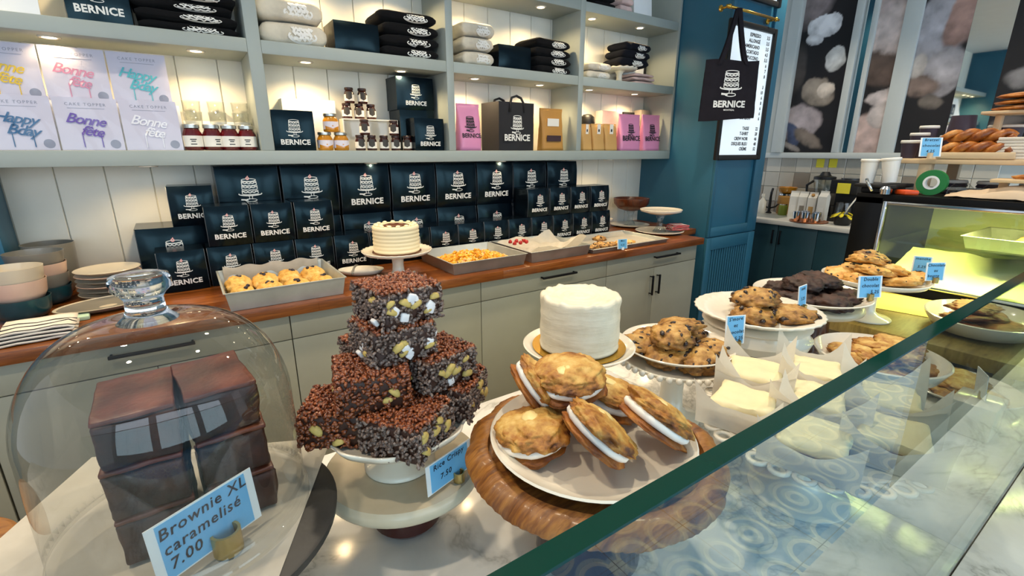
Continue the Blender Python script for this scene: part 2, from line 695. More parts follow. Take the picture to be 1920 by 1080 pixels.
for (a, b, sd, bl, lab) in specs:
    o = link('mural_panel', mural(a, b, sd, bl))
    T(o, lab, 'mural', 'flower mural panels on the kitchen wall')
for (a, b, lab) in ((2.10, 2.03, 'narrow mirror strip between two posts of the mural wall'), (1.36, 1.12, 'tall mirror in the mural wall reflecting the lit shelves')):
    o = MB().box(XK - .002, XK + .012, b, a, 1.525, 3.2).obj('wall_mirror', 'mirror_glass')
    T(o, lab, 'mirror')

# ================================================================== wall shelves
ZB0, ZB1 = 1.476, 1.542      # bottom board
ZM0, ZM1 = 1.985, 2.045      # middle board
ZT0, ZT1 = 2.455, 2.515      # upper board
XL = -1.615
su = empty('wall_shelf_unit', (0, YW, ZB0))
T(su, 'pale grey built-in wall shelves with lit bays above the wooden counter', 'shelf unit')
su_loc = Vector((0, YW, ZB0))


def su_part(name, x0, x1, y0, y1, z0, z1, bev=.003):
    return MB().box(x0, x1, y0 - YW, y1 - YW, z0 - ZB0, z1 - ZB0).obj(name, 'shelf_paint', su, bevel=bev)


su_part('bottom_board', XL, XP - .005, YS, YW - .001, ZB0, ZB1)
PX = [(0.345, 0.405), (1.378, 1.425), (2.405, 2.45)]
edges = [XL] + [x for p in PX for x in p] + [XP - .03]
for (a, b) in PX:
    su_part('upright', a, b, YS, YW - .001, ZB1, 3.2)
su_part('end_panel', XP - .03, XP - .005, YS, YW - .001, ZB1, 3.2)
for k in range(4):
    a, b = edges[2 * k], edges[2 * k + 1]
    su_part('middle_board', a, b, YS + .002, YW - .001, ZM0, ZM1)
    su_part('upper_board', a, b, YS + .002, YW - .001, ZT0, ZT1)
BAY = [(edges[2 * k], edges[2 * k + 1]) for k in range(4)]

emit('puck_glow', '#FFE9BE', 14.0)
_rm = MB().lathe([(.024, -.004), (.035, -.006), (.038, 0), (.024, 0)], 24, close=True).mesh('bezel', 'white_ceramic', True)
_gm = MB().lathe([(.0005, -.003), (.023, -.003), (.025, 0)], 20).mesh('lens', 'puck_glow')
WARM = (1.0, 0.72, 0.38)


def puck(x, y, z, label, power, col=WARM):
    e = empty('puck_light', (x, y, z))
    T(e, label, 'light', 'puck lights under the wall shelves')
    link('bezel', _rm, e)
    link('lens', _gm, e)
    L = bpy.data.lights.new('puck_lamp', 'SPOT')
    L.energy = power
    L.color = col
    L.spot_size = radians(150)
    L.spot_blend = 0.6
    L.shadow_soft_size = 0.02
    lo = bpy.data.objects.new('puck_lamp', L)
    COL.objects.link(lo)
    lo.parent = e
    lo.location = (0, 0, -.012)
    return e


BN = ['leftmost', 'second', 'third', 'rightmost']
for b, us in enumerate(((92, 367), (573, 752), (890, 1012), (1105, 1190))):
    for j, u in enumerate(us):
        v = {92: 69, 367: 95, 573: 116, 752: 133, 890: 147, 1012: 159, 1105: 168, 1190: 176}[u]
        p = atZ(u, v, ZM0)
        puck(p.x, min(max(p.y, YS + .06), YW - .06), ZM0, 'glowing puck light under the middle board, %s side of the %s shelf bay' % (('left', 'right')[j], BN[b]), 9.5)
for b, us in enumerate(((None, None), (None, None), (None, 1014), (1110, 1200))):
    for j, u in enumerate(us):
        a, c = BAY[b]
        if u:
            v = {1014: 13, 1110: 35, 1200: 52}[u]
            p = atZ(u, v, ZT0)
            x, y = p.x, p.y
        else:
            x, y = a + (c - a) * (.25 + .5 * j), YS + .12
        puck(x, min(max(y, YS + .06), YW - .06), ZT0, 'puck light under the upper board, %s side of the %s shelf bay' % (('left', 'right')[j], BN[b]), 9.5)
for k, u in enumerate((300, 683, 950, 1135)):
    p = atZ(u, 306, ZB0)
    x = (-0.12, 0.9, 1.78, 2.78)[k]
    puck(x, YS + .045, ZB0, 'puck light under the bottom board, %s from the left' % ORD[k], 4.5)

for k, (z, nm) in enumerate(((ZM0, 'middle'), (ZT0, 'upper'))):
    for j, x in enumerate((-1.35, -.9)):
        puck(x, YS + .12, z, 'puck light under the %s board beyond the picture, %s one' % (nm, ('far', 'near')[j]), 6)

# ================================================================== back cabinets and wooden worktop
wood('counter_wood', ['#4E260A', '#7E4212', '#985820'], (0.7, 9, 9), 0.32, 3.2, coat=.25)
m = MB()
x = -0.665
top = empty('wooden_worktop', (1.2, 2.5, ZC))
T(top, 'long oiled wooden worktop under the navy boxes', 'worktop')
_w = [-1.6, -0.665, 0.4, 1.35, 2.3, 3.13]
for k in range(5):
    for j, (y0, y1) in enumerate(((2.07, 2.30), (2.30, 2.54), (2.54, 2.78), (2.78, YW))):
        MB().box(_w[k] - 1.2, _w[k + 1] - 1.2, y0 - 2.5, y1 - 2.5, -.045, 0).obj('stave', 'counter_wood', top, bevel=.0012)
UN = [(-1.6, -0.663), (-0.66, 0.283), (0.283, 1.224), (1.224, 2.158), (2.158, 3.09)]
CN = ['beyond the left edge of the picture', 'leftmost in view', 'second in view', 'third in view', 'rightmost']


def handle(x0, x1, z, y, parent, vertical=False):
    m = MB()
    if vertical:
        m.box(x0 - .006, x0 + .006, y - .034, y - .022, z - .07, z + .07)
        for s in (-.064, .058):
            m.box(x0 - .006, x0 + .006, y - .022, y, z + s, z + s + .006)
    else:
        m.box(x0, x1, y - .034, y - .022, z - .006, z + .006)
        for a in (x0 + .004, x1 - .012):
            m.box(a, a + .008, y - .022, y, z - .005, z + .005)
    return m.obj('handle', 'black_metal', parent, bevel=.002)


for k, (a, b) in enumerate(UN):
    e = empty('base_cabinet', ((a + b) / 2, 2.5, 0))
    T(e, 'grey base cabinet under the wooden worktop, %s' % CN[k], 'cabinet', 'base cabinets under the wooden worktop')
    h = (b - a) / 2
    MB().box(-h, h, -.38, .5, .1, ZC - .045).box(-h, h, -.32, .5, 0, .1).obj('body', 'cabinet_paint', e)
    d = MB().box(-h + .002, h - .002, -.402, -.382, .763, ZC - .049).obj('drawer', 'cabinet_paint', e, bevel=.0015)
    cx = [0, 0, 0, .06, .11][k]
    handle(cx - .13, cx + .13, .836, -.402, d)
    for s in (-1, 1):
        x0, x1 = (-h + .002, -.0015) if s < 0 else (.0015, h - .002)
        d = MB().box(x0, x1, -.402, -.382, .105, .759).obj('door', 'cabinet_paint', e, bevel=.0015)
        handle(s * .035, 0, .64, -.402, d, True)

# ================================================================== the logo and the navy boxes
def cake_logo(h, w_line):
    """tiered cake on a stand, stroke drawing h tall, base at z=0, centred at x=0"""
    m = MB()
    W_ = h * .36

    def arc(cx, cz, rx, rz, a0, a1, n=16):
        return [(cx + rx * cos(radians(a0 + (a1 - a0) * i / n)), cz + rz * sin(radians(a0 + (a1 - a0) * i / n))) for i in range(n + 1)]
    lw = w_line
    # foot, stem, plate
    m.ribbon(arc(0, h * .07, h * .20, h * .055, 0, 360, 20), lw)
    m.ribbon([(-h * .06, h * .10), (-h * .045, h * .2), (-h * .09, h * .24)], lw)
    m.ribbon([(h * .06, h * .10), (h * .045, h * .2), (h * .09, h * .24)], lw)
    m.ribbon(arc(0, h * .31, h * .40, h * .075, -180, 0, 18), lw * 1.2)
    m.ribbon(arc(0, h * .31, h * .40, h * .05, 20, -200, 20), lw)
    # shade of the stand
    m.ribbon([(-h * .34, h * .10), (-h * .1, h * .08)], lw * 2.6)
    # three tiers
    for i, z in enumerate((.32, .50, .66)):
        z *= h
        ww = W_ * (1 - .04 * i) * .75
        hh = h * .13
        m.ribbon([(-ww, z + hh), (-ww * 1.02, z)] + [(ww * 1.02 * sin(pi / 2 * (-1 + 2 * q / 10)), z - h * .035 * cos(pi / 2 * (-1 + 2 * q / 10))) for q in range(11)] + [(ww, z + hh)], lw)
        m.ribbon([(-ww + 2 * ww * q / 12, z + hh * .55 + h * .018 * sin(q * 1.9) - h * .03 * cos(pi / 2 * (-1 + q / 6))) for q in range(13)], lw * 1.5)
        m.ribbon([(-ww + 2 * ww * q / 12, z + hh * .95 + h * .014 * sin(q * 2.3 + 1) - h * .03 * cos(pi / 2 * (-1 + q / 6))) for q in range(13)], lw * 1.1)
    m.ribbon(arc(0, h * .83, W_ * .68, h * .05, 0, 360, 20), lw)
    return m


def cherry(h):
    m = MB()
    m.ribbon([(h * .045 * cos(i * pi / 6) - .03 * h, h * .89 + h * .045 * sin(i * pi / 6)) for i in range(13)], h * .035)
    m.ribbon([(-.03 * h, h * .93), (-.01 * h, h * .985)], h * .03)
    return m


def bent(me, bend):
    for v in me.vertices:
        v.co.y += bend(v.co.x, v.co.z)
    return me


t = NT('navy_card')
vec = t.coord()
nz = t.noise(vec, 3.0, 3)
t.base(t.ramp(nz.outputs[0], [(.3, '#05090F'), (.7, '#08111B')]))
t.b.inputs['Roughness'].default_value = 0.2
t.b.inputs['Specular IOR Level'].default_value = 0.26
t.b.inputs['Specular Tint'].default_value = (.5, .88, 1, 1)
nb = t.noise(vec, 9.0, 2)
t.bump(nb.outputs[0], .12, .01)
plain('box_edge', '#4E555C', 0.5)


def navy_box_meshes(w, d, h, lz, lh, tz, ts, bulge=.013, scale=1.0):
    """body, logo, cherry, lettering; origin at bottom centre of the front face"""
    def bd(x, z):
        a, b = min(1, abs(2 * x / w)), min(1, abs(2 * z / h - 1))
        return bulge * (a ** 3 * .9 + b ** 3 * .9) - bulge * .6 * (1 - a * a) * (1 - b * b)
    m = MB()
    n = 10
    m.grid(lambda a, b: ((a - .5) * w, .004 + bd((a - .5) * w, b * h) - bulge * .9, b * h), n, n)
    body = MB()
    body.grid(lambda a, b: ((a - .5) * w, .004 + bd((a - .5) * w, b * h) - bulge * .9, b * h), n, n)
    y0 = .004
    for (fx0, fx1) in ((-w / 2, -w / 2), (w / 2, w / 2)):
        body.grid(lambda a, b: (fx0, .004 + bd(fx0, b * h) - bulge * .9 + (d) * a, b * h), 1, n)
    body.grid(lambda a, b: ((a - .5) * w, .004 + bd((a - .5) * w, h) - bulge * .9 + d * b, h), n, 1)
    body.grid(lambda a, b: ((a - .5) * w, .004 + bd((a - .5) * w, 0) - bulge * .9 + d * b, 0), n, 1)
    body.box(-w / 2, w / 2, d * .98, d, 0, h)
    bm = body.mesh('body', 'navy_card')
    b_ = bmesh.new()
    b_.from_mesh(bm)
    bmesh.ops.remove_doubles(b_, verts=b_.verts, dist=1e-4)
    bmesh.ops.recalc_face_normals(b_, faces=b_.faces)
    b_.to_mesh(bm)
    b_.free()
    bm.polygons.foreach_set('use_smooth', [True] * len(bm.polygons))
    bm.set_sharp_from_angle(angle=radians(35))
    off = lambda x, z: bd(x, z) - bulge * .9 + .004 - .0016
    lg = cake_logo(lh, lh * .02).mesh('logo', 'print_white')
    for v in lg.vertices:
        v.co.z += lz
    bent(lg, off)
    ch = cherry(lh).mesh('cherry', 'print_pink')
    for v in ch.vertices:
        v.co.z += lz
    bent(ch, lambda x, z: off(x, z) - .0006)
    tx = text_mesh('BERNICE', ts, ts * .035, 'CENTER', 0, 1.05).copy()
    tx.materials.clear()
    tx.materials.append(M['print_white'])
    for v in tx.vertices:
        v.co.z += tz
    bent(tx, off)
    # folded seam along the left and right edges
    sm = MB()
    for s in (-1,):
        sm.tube([(s * w * .495, .004 + bd(w / 2, h * q) - bulge * .9 - .0008, h * q) for q in (0.01, .25, .5, .75, .99)], .0012, 5)
    return bm, lg, ch, tx, sm.mesh('seam', 'box_edge', True)


BOXL = navy_box_meshes(.283, .25, .272, .098, .13, .052, .046)
BOXS = navy_box_meshes(.184, .15, .186, .070, .084, .036, .032, .011)


def navy_box(kind, x, y, z, label, rz=0.0, group='navy cake boxes stacked on the wooden worktop', tilt=0.0):
    bm, lg, ch, tx, sm = kind
    o = link('cake_box', bm)
    o.location = (x, y, z)
    o.rotation_euler = (tilt, 0, rz)
    T(o, label, 'box', group)
    l = link('logo', lg, o)
    link('cherry', ch, l)
    link('lettering', tx, o)
    link('seam', sm, o)
    q = link('seam', sm, o)
    q.scale = (-1, 1, 1)
    return o


YB = 2.757
xsL = [0.27, 0.565, 0.86, 1.155, 1.448, 1.742, 2.032, 2.325]
for k, x in enumerate(xsL):
    z0 = ZC + .001
    if k in (2, 3, 4, 5, 6, 7):
        navy_box(BOXL, x, YB + rnd.uniform(-.004, .004), z0, 'large navy cake box behind the small boxes, %s in the lower big row' % ORD[k - 2], rnd.uniform(-.01, .01))
    else:
        navy_box(BOXL, x, YB, z0, 'large navy cake box mostly hidden behind the left small boxes, %s' % ('left one', 'right one')[k], 0)
    navy_box(BOXL, x, YB + rnd.uniform(-.004, .004), z0 + .2735, 'large navy cake box directly under the bottom shelf, %s of eight from the left' % ORD[k], rnd.uniform(-.012, .012))
YF = 2.578
left = [0.03 + .191 * i for i in range(7)]
for k in range(6):
    x = 0.131 + k * .1915 - (.018 if k == 5 else 0)
    o = navy_box(BOXS, x, YF + rnd.uniform(-.004, .004), ZC + .001, 'small navy cake box on the worktop, %s of the left front row' % ORD[k], rnd.uniform(-.02, .02))
for k in range(3):
    navy_box(BOXS, 0.145 + k * .192, YF + rnd.uniform(-.004, .004), ZC + .1885, 'small navy cake box on top of the left front row, %s of three' % ORD[k], rnd.uniform(-.02, .02))
for k in range(8):
    x = 1.262 + k * .187
    navy_box(BOXS, x, YF + rnd.uniform(-.003, .003), ZC + .001, 'small navy cake box behind the trays, %s of the right front row' % ORD[k], rnd.uniform(-.02, .02))
for k in range(4):
    navy_box(BOXS, 1.975 + k * .19, YF + rnd.uniform(-.003, .003), ZC + .1885, 'small navy cake box on the upper right row, %s of four' % ORD[k], rnd.uniform(-.02, .02))
navy_box(BOXL, -0.082, 2.745, ZC + .001, 'large dark cake box at the left end of the worktop, behind a smaller one', 0.02)
navy_box(BOXS, -0.062, 2.565, ZC + .001, 'small navy cake box in front of the leftmost large box', 0.03)
navy_box(BOXS, 0.018, 2.75, ZC + .2745, 'small navy cake box on top of the leftmost large box', -0.02)

# ================================================================== things on the wall shelves
def rect(u0, v0, u1, v1, y):
    a, b = atY(u0, (v0 + v1) / 2, y), atY(u1, (v0 + v1) / 2, y)
    c, d = atY((u0 + u1) / 2, v0, y), atY((u0 + u1) / 2, v1, y)
    return a.x, b.x, d.z, c.z


def cloth(name, col, rough=.9):
    t = NT(name)
    vec = t.coord()
    n1 = t.noise(vec, 14, 4)
    n2 = t.noise(vec, 350, 2)
    c = lin(col)
    t.base(t.ramp(n1.outputs[0], [(.3, tuple(x * .85 for x in c[:3]) + (1,)), (.7, tuple(min(1, x * 1.1) for x in c[:3]) + (1,))]))
    t.b.inputs['Roughness'].default_value = rough
    t.b.inputs['Sheen Weight'].default_value = .25 if c[1] > .1 else .03
    t.b.inputs['Specular IOR Level'].default_value = .2
    t.bump(t.math('ADD', n1.outputs[0], t.math('MULTIPLY', n2.outputs[0], .3)), .4, .006)
    return t


cloth('cloth_black', '#0E0E10')
cloth('cloth_navy', '#0E111B')
cloth('cloth_cream', '#D9CFBB')
cloth('cloth_pink', '#DDBFB9')
cloth('cloth_white', '#E6E2D8')


def shirt_mesh(w, d, h, seed, mat):
    m = MB()
    n, k = 26, 18
    pts = []
    for j in range(k + 1):
        s = j / k
        x = (s - .5) * w
        e = min(1, 9 * min(s, 1 - s)) ** .4
        ring = []
        for i in range(n):
            a = 2 * pi * i / n
            ca, sa = cos(a), sin(a)
            y = d / 2 * math.copysign(abs(ca) ** .35, ca) * (0.93 + .07 * e)
            z = h / 2 * math.copysign(abs(sa) ** .45, sa) * (.45 + .55 * e)
            q = fbm((x + seed, y, z), 9) * .010 + fbm((x, y + seed, z * 2), 24) * .004
            sag = -h * .12 * (2 * s - 1) ** 2
            ring.append((x, y + q * .8, h / 2 + z + q * .5 + sag * .5))
        pts.append(ring)
    vs = [p for r_ in pts for p in r_]
    fs = []
    for j in range(k):
        for i in range(n):
            i2 = (i + 1) % n
            fs.append((j * n + i, j * n + i2, (j + 1) * n + i2, (j + 1) * n + i))
    fs.append(tuple(reversed(range(n))))
    fs.append(tuple(range(k * n, (k + 1) * n)))
    m._add(vs, fs)
    me = m.mesh('folded_shirt', mat, True)
    zmin = min(v.co.z for v in me.vertices)
    for v in me.vertices:
        v.co.z -= zmin
    return me


def print_mesh(w, h, d, seed, mat):
    """the part of a cake print that shows on the folded front edge"""
    m = MB()
    r = random.Random(seed)
    for k in range(3):
        z = h * (.3 + .22 * k)
        ww = w * (.17 - .015 * k) * r.uniform(.85, 1.1)
        cx = w * .12
        m.ribbon([(cx - ww + 2 * ww * q / 14, z + h * .09 * sin(q * 2.1 + r.random() * 2)) for q in range(15)], h * .15)
    m.ribbon([(w * .12 + w * .2 * cos(radians(a)), h * .38 + h * .26 * sin(radians(a))) for a in range(150, 395, 15)], h * .09)
    for v in range(len(m.v)):
        x, y, z = m.v[v]
        zz = min(max(z / h, .06), .94)
        m.v[v] = (x, -d / 2 * (1 - abs(2 * zz - 1) ** 4 * .35) - .006, z)
    return m.mesh('logo_print', mat)


def shirt_stack(u0, u1, y, zb, n, h, d, mat, labels, prn, group, rz=0.0, jit=.01):
    x0, x1 = atY(u0, 100, y).x, atY(u1, 100, y).x
    vm = 30 if zb > 1.9 else 200
    w = (x1 - x0)
    z = zb
    for k in range(n):
        me = shirt_mesh(w * rnd.uniform(.95, 1.0), d, h * rnd.uniform(.95, 1.08), k * 3.1 + u0, mat)
        o = link('folded_shirt', me)
        top = max(v.co.z for v in me.vertices)
        o.location = ((x0 + x1) / 2 + rnd.uniform(-jit, jit), y + d / 2 + rnd.uniform(-.006, .006), z + .0005)
        o.rotation_euler = (0, 0, rz + rnd.uniform(-.03, .03))
        T(o, labels[k], 'shirt', group)
        if prn:
            link('logo_print', print_mesh(w, h, d, k + int(u0), prn), o)
        z += top * .985
    return z


def pos(n):
    return {2: ['lower', 'upper'], 3: ['bottom', 'middle', 'top'], 4: ['bottom', 'second lowest', 'second highest', 'top'],
            5: ['bottom', 'second lowest', 'middle', 'second highest', 'top']}[n]


def stack_labels(n, desc):
    return ['%s, %s one of the stack' % (desc, p) for p in pos(n)]


YI = YS + .03
shirt_stack(262, 455, YI, ZM1, 5, .036, .25, 'cloth_black', stack_labels(5, 'folded black printed shirt in the leftmost top bay'), 'print_white', 'black shirts in the leftmost bay')
shirt_stack(492, 618, YI, ZM1, 2, .10, .25, 'cloth_cream', stack_labels(2, 'plump folded cream sweatshirt beside the navy box'), 'print_white', 'cream sweatshirts in the second bay', -.06)
shirt_stack(717, 825, YI, ZM1, 4, .052, .25, 'cloth_black', stack_labels(4, 'folded black printed sweatshirt in the second top bay'), 'print_white', 'black sweatshirts in the second bay')
shirt_stack(870, 930, YI, ZM1, 3, .076, .24, 'cloth_cream', stack_labels(3, 'folded cream sweatshirt in the third shelf bay'), 'print_white', 'cream sweatshirts in the third bay')
shirt_stack(1002, 1074, YI, ZM1, 4, .05, .24, 'cloth_black', stack_labels(4, 'folded black printed shirt in the third shelf bay'), 'print_white', 'black shirts in the third bay', .08)
shirt_stack(1104, 1148, YI, ZM1, 2, .05, .22, 'cloth_cream', stack_labels(2, 'folded cream shirt left of the white cake stand'), 'print_white', 'cream shirts in the rightmost bay')
shirt_stack(1192, 1232, YI + .04, ZM1, 3, .022, .2, 'cloth_pink', stack_labels(3, 'thin folded pink shirt behind the white cake stand'), None, 'pink shirts in the rightmost bay')
shirt_stack(1110, 1150, YI, ZT1, 2, .03, .22, 'cloth_black', stack_labels(2, 'folded black shirt at the top of the rightmost bay'), None, 'black shirts on the upper board')
shirt_stack(1160, 1182, YI, ZT1, 2, .04, .22, 'cloth_pink', stack_labels(2, 'folded pink shirt on the upper board beside black shirts'), None, 'pink shirts on the upper board')


def shelf_box(u0, v0, u1, v1, y, d, label, zb, rz=0.0, logo=False):
    """plain navy gift box built to the measured size"""
    x0, x1, z0, z1 = rect(u0, v0, u1, v1, y)
    w, h = x1 - x0, z1 - zb
    me = navy_box_meshes(w, d, h, h * .33, h * .5, h * .15, h * .18, .006)
    o = link('gift_box', me[0])
    o.location = ((x0 + x1) / 2, y, zb + .0005)
    o.rotation_euler = (0, 0, rz)
    T(o, label, 'box')
    if logo:
        l = link('logo', me[1], o)
        link('lettering', me[3], o)
    return o


shelf_box(116, -70, 238, 40, YI, .22, 'navy gift box with white lettering beside the black shirts, top left', ZM1, 0, True)
shelf_box(628, 42, 711, 100, YI, .2, 'plain navy gift box between cream and black sweatshirts', ZM1)
shelf_box(936, 86, 996, 132, YI, .2, 'plain navy gift box between cream and black shirts, third bay', ZM1)
# papers leaning in the top left corner
o = MB().box(-.16, .16, -.002, .002, 0, .34).obj('paper_pad', 'card_white')
o.location = (-.52, YI + .015, ZM1 + .001)
o.rotation_euler = (radians(-14), 0, 0)
T(o, 'cream sheet of paper leaning in the top left shelf corner', 'paper')
for k in range(3):
    q = MB().box(-.14, .14, -.1, .1, 0, .006).obj('magazine', ['card_white', 'grey_ceramic', 'card_white'][k])
    q.location = (-.62 + .01 * k, YI + .16, ZM1 + .0065 * k + .0005)
    q.rotation_euler = (0, 0, .05 * k)
    T(q, 'thin magazine lying flat in the top left bay, %s of the pile' % ['bottom', 'middle', 'top'][k], 'magazine', 'magazines in the top left bay')
o = MB().box(-.1, .1, -.004, .004, 0, .2).obj('white_card', 'card_white', bevel=.001)
_x0, _x1, _z0, _z1 = rect(1186, -50, 1240, 32, YI + .02)
o.location = ((_x0 + _x1) / 2, YI + .05, ZT1 + .001)
o.rotation_euler = (radians(-6), 0, 0)
T(o, 'blank white card leaning on the upper board, rightmost bay', 'card')

# --- white pedestal with a heap of black hoodies, black frame
def pedestal(name, label, x, y, z, R, h, foot, stem, mat='white_ceramic', scallop=0.0, nsc=24, group=None, lip=.012, th=.009, rim_drop=0.0):
    e = empty(name, (x, y, z + .0006))
    T(e, label, 'cake stand', group)
    w = (lambda a, r, zz: 1 + scallop * (r / R) ** 4 * cos(a * nsc)) if scallop else None
    w2 = (lambda a, r, zz: (1 + scallop * (r / R) ** 4 * cos(a * nsc), .6 * scallop * R * (r / R) ** 6 * cos(a * nsc))) if scallop else None
    n = 96 if scallop else 48
    MB().lathe([(.0005, h - th), (R * .55, h - th), (R * .93, h - th * .9 + lip * .3), (R, h + lip - .003), (R * .995, h + lip), (R * .965, h + lip - .001),
                (R * .90, h + .001), (R * .6, h), (.0005, h)], n, wob=w2).obj('plate', mat, e, smooth=True)
    MB().lathe([(foot, 0), (foot, .0035), (foot * .93, .0075), (stem * 1.6, .015), (stem * 1.1, .028), (stem, h * .45), (stem * 1.05, h * .7), (stem * 1.5, h - th - .006), (stem * 2.1, h - th + .001)], 40).obj('foot', mat, e, auto=50)
    return e


p = atY(1178, 150, YI + .13)
pedestal('cake_stand', 'white fluted cake stand holding black hoodies on the shelf', 2.98, YI + .14, ZM1, .135, .105, .06, .022, scallop=.03, nsc=16)
for k in range(3):
    me = shirt_mesh(.30, .2, .055, 40 + k, 'cloth_navy')
    o = link('hoodie', me)
    o.location = (3.02 + .015 * k, YI + .12, ZM1 + .121 + k * .056)
    o.rotation_euler = (.0, [.03, .02, .0][k], -.1 + .08 * k)
    T(o, 'dark folded hoodie heaped on the shelf cake stand, %s one' % ['lowest', 'middle', 'top'][k], 'hoodie', 'hoodies on the shelf cake stand')
    link('logo_print', print_mesh(.26, .05, .2, 77 + k, 'print_white'), o)
e = empty('picture_frame', (3.27, YI + .26, ZM1 + .001), 0)
T(e, 'black framed picture leaning behind the hoodies', 'frame')
MB().box(-.13, .13, .004, .006, .02, .25).obj('print', 'card_white', e)
moulding(-.15, .15, 0, .27, .012, .022, .018, e, 'black_matte', 'frame_border')

# --- cake topper packs
plain('card_lilac', '#D2CFDC', .5, var=.03)
plain('sticker_grey', '#8F93A3', .5)
clear_glass('film', (.97, .97, .99), .06, 1.35)
TOPC = {'yellow': '#E8C31E', 'rose': '#D98FA8', 'aqua': '#57C0C6', 'petrol': '#1F5F8C', 'violet': '#6B4FA8', 'white': '#F4F4F6'}
for k_, c_ in TOPC.items():
    plain('topper_' + k_, c_, .4, var=.03)
PW, PH = .208, .212


def topper_pack(x, y, z, l1, l2, colr, label, ang=0.0):
    e = empty('cake_topper_pack', (x, y, z), rot=(radians(-4), 0, ang))
    T(e, label, 'cake topper', 'packed cake toppers in the leftmost bay')
    MB().box(-PW / 2, PW / 2, 0, .004, 0, PH).obj('card', 'card_lilac', e)
    lettering('heading', 'CAKE TOPPER', .017, 'sticker_grey', e, (0, -.0008, PH - .032), spacing=1.3)
    MB().box(-.06, .06, -.0008, 0, PH - .043, PH - .0415).obj('heading_line', 'sticker_grey', e)
    mt = 'topper_' + colr
    a = lettering('topper', l1, .056, mt, e, (-.012, -.004, .105), (0, radians(8), 0), bold=.0007, shear=.35, spacing=.86)
    lettering('topper_line', l2, .056, mt, a, (.02, 0, -.044), (0, 0, 0), bold=.0007, shear=.35, spacing=.86)
    MB().box(-.031, -.028, -.004, -.002, .012, .072).box(.03, .033, -.004, -.002, .012, .068).obj('sticks', mt, e)
    MB().lathe([(.0005, 0), (.018, 0), (.018, .001), (.0005, .001)], 24, Matrix.Translation((PW / 2 - .03, -.0003, .026)) @ Matrix.Rotation(pi / 2, 4, 'X')).obj('sticker', 'sticker_grey', e)
    MB().grid(lambda a_, b_: ((a_ - .5) * (PW + .008), -.007 + .004 * (abs(2 * a_ - 1) ** 3) + .0012 * sin(9 * a_ + 7 * b_), -.0 + b_ * (PH + .004)), 12, 12).obj('sleeve', 'film', e, smooth=True)
    return e


yp = YI + .02
xs = [rect(0, 178, 98, 280, yp)[1] - PW / 2 + .005]
xs = [xs[0], xs[0] + PW + .006, xs[0] + 2 * (PW + .006)]
for k, (l1, l2, c) in enumerate((('Happy', 'Bday', 'petrol'), ('Bonne', 'fête', 'violet'), ('Bonne', 'fête', 'white'))):
    topper_pack(xs[k], yp, ZB1 + .001, l1, l2, c, '%s script cake topper packed on lilac card, lower row' % {'petrol': 'dark blue', 'violet': 'violet', 'white': 'white'}[c])
rs = MB().box(-.33, .33, 0, .12, 0, .198).obj('riser', 'card_white', bevel=.002)
rs.location = (xs[1], yp + .04, ZB1)
T(rs, 'white riser box hidden behind the lower cake topper packs', 'riser')
for k, (l1, l2, c) in enumerate((('Bonne', 'fête', 'yellow'), ('Bonne', 'fête', 'rose'), ('Happy', 'Bday', 'aqua'))):
    topper_pack(xs[k] - .01, yp + .048, ZB1 + .1995, l1, l2, c, '%s script cake topper packed on lilac card, upper row' % c)

# --- drinking glasses, gift cartons, jars
_tum = MB().lathe([(.0005, .0), (.030, 0), (.0335, .006), (.039, .095), (.0372, .095), (.0318, .009), (.0005, .008)], 28).mesh('drinking_glass', 'glass_thin', True)
gz = {'back': ZB1 + .14, 'front': ZB1 + .085}
for nm, dx, hh, yy in (('pale blue carton under the front drinking glasses', 0, .085, YI + .092), ('white carton under the rear drinking glasses', 0, .14, YI + .172)):
    b = MB().box(-.145, .145, 0, .075, 0, hh - .001).obj('carton', 'card_lilac' if 'blue' in nm else 'card_white', bevel=.002)
    b.location = (.19, yy, ZB1 + .0005)
    T(b, nm, 'box')
for row, yy, us in (('back', YI + .21, (358, 404, 448)), ('front', YI + .130, (358, 404, 448))):
    for k, u in enumerate(us):
        o = link('drinking_glass', _tum)
        o.location = (atY(u, 195, yy).x, yy, gz[row])
        T(o, 'clear drinking glass above the jam jars, %s one of the %s row' % (['left', 'middle', 'right'][k], {'back': 'rear', 'front': 'front'}[row]), 'glass', 'drinking glasses in the leftmost bay')

plain('jam', '#5A0A10', .15, coat=.5)
plain('honey', '#C98416', .18, coat=.5)
plain('jar_dark', '#3A1512', .2, coat=.4)
plain('label_dark', '#3B3733', .6)
plain('label_cream', '#EDE8DE', .6)
plain('lid_silver', '#B9B8B0', .3, .9)
plain('lid_dark', '#3A2620', .4, .3)
plain('label_honey', '#E3DCE6', .6)


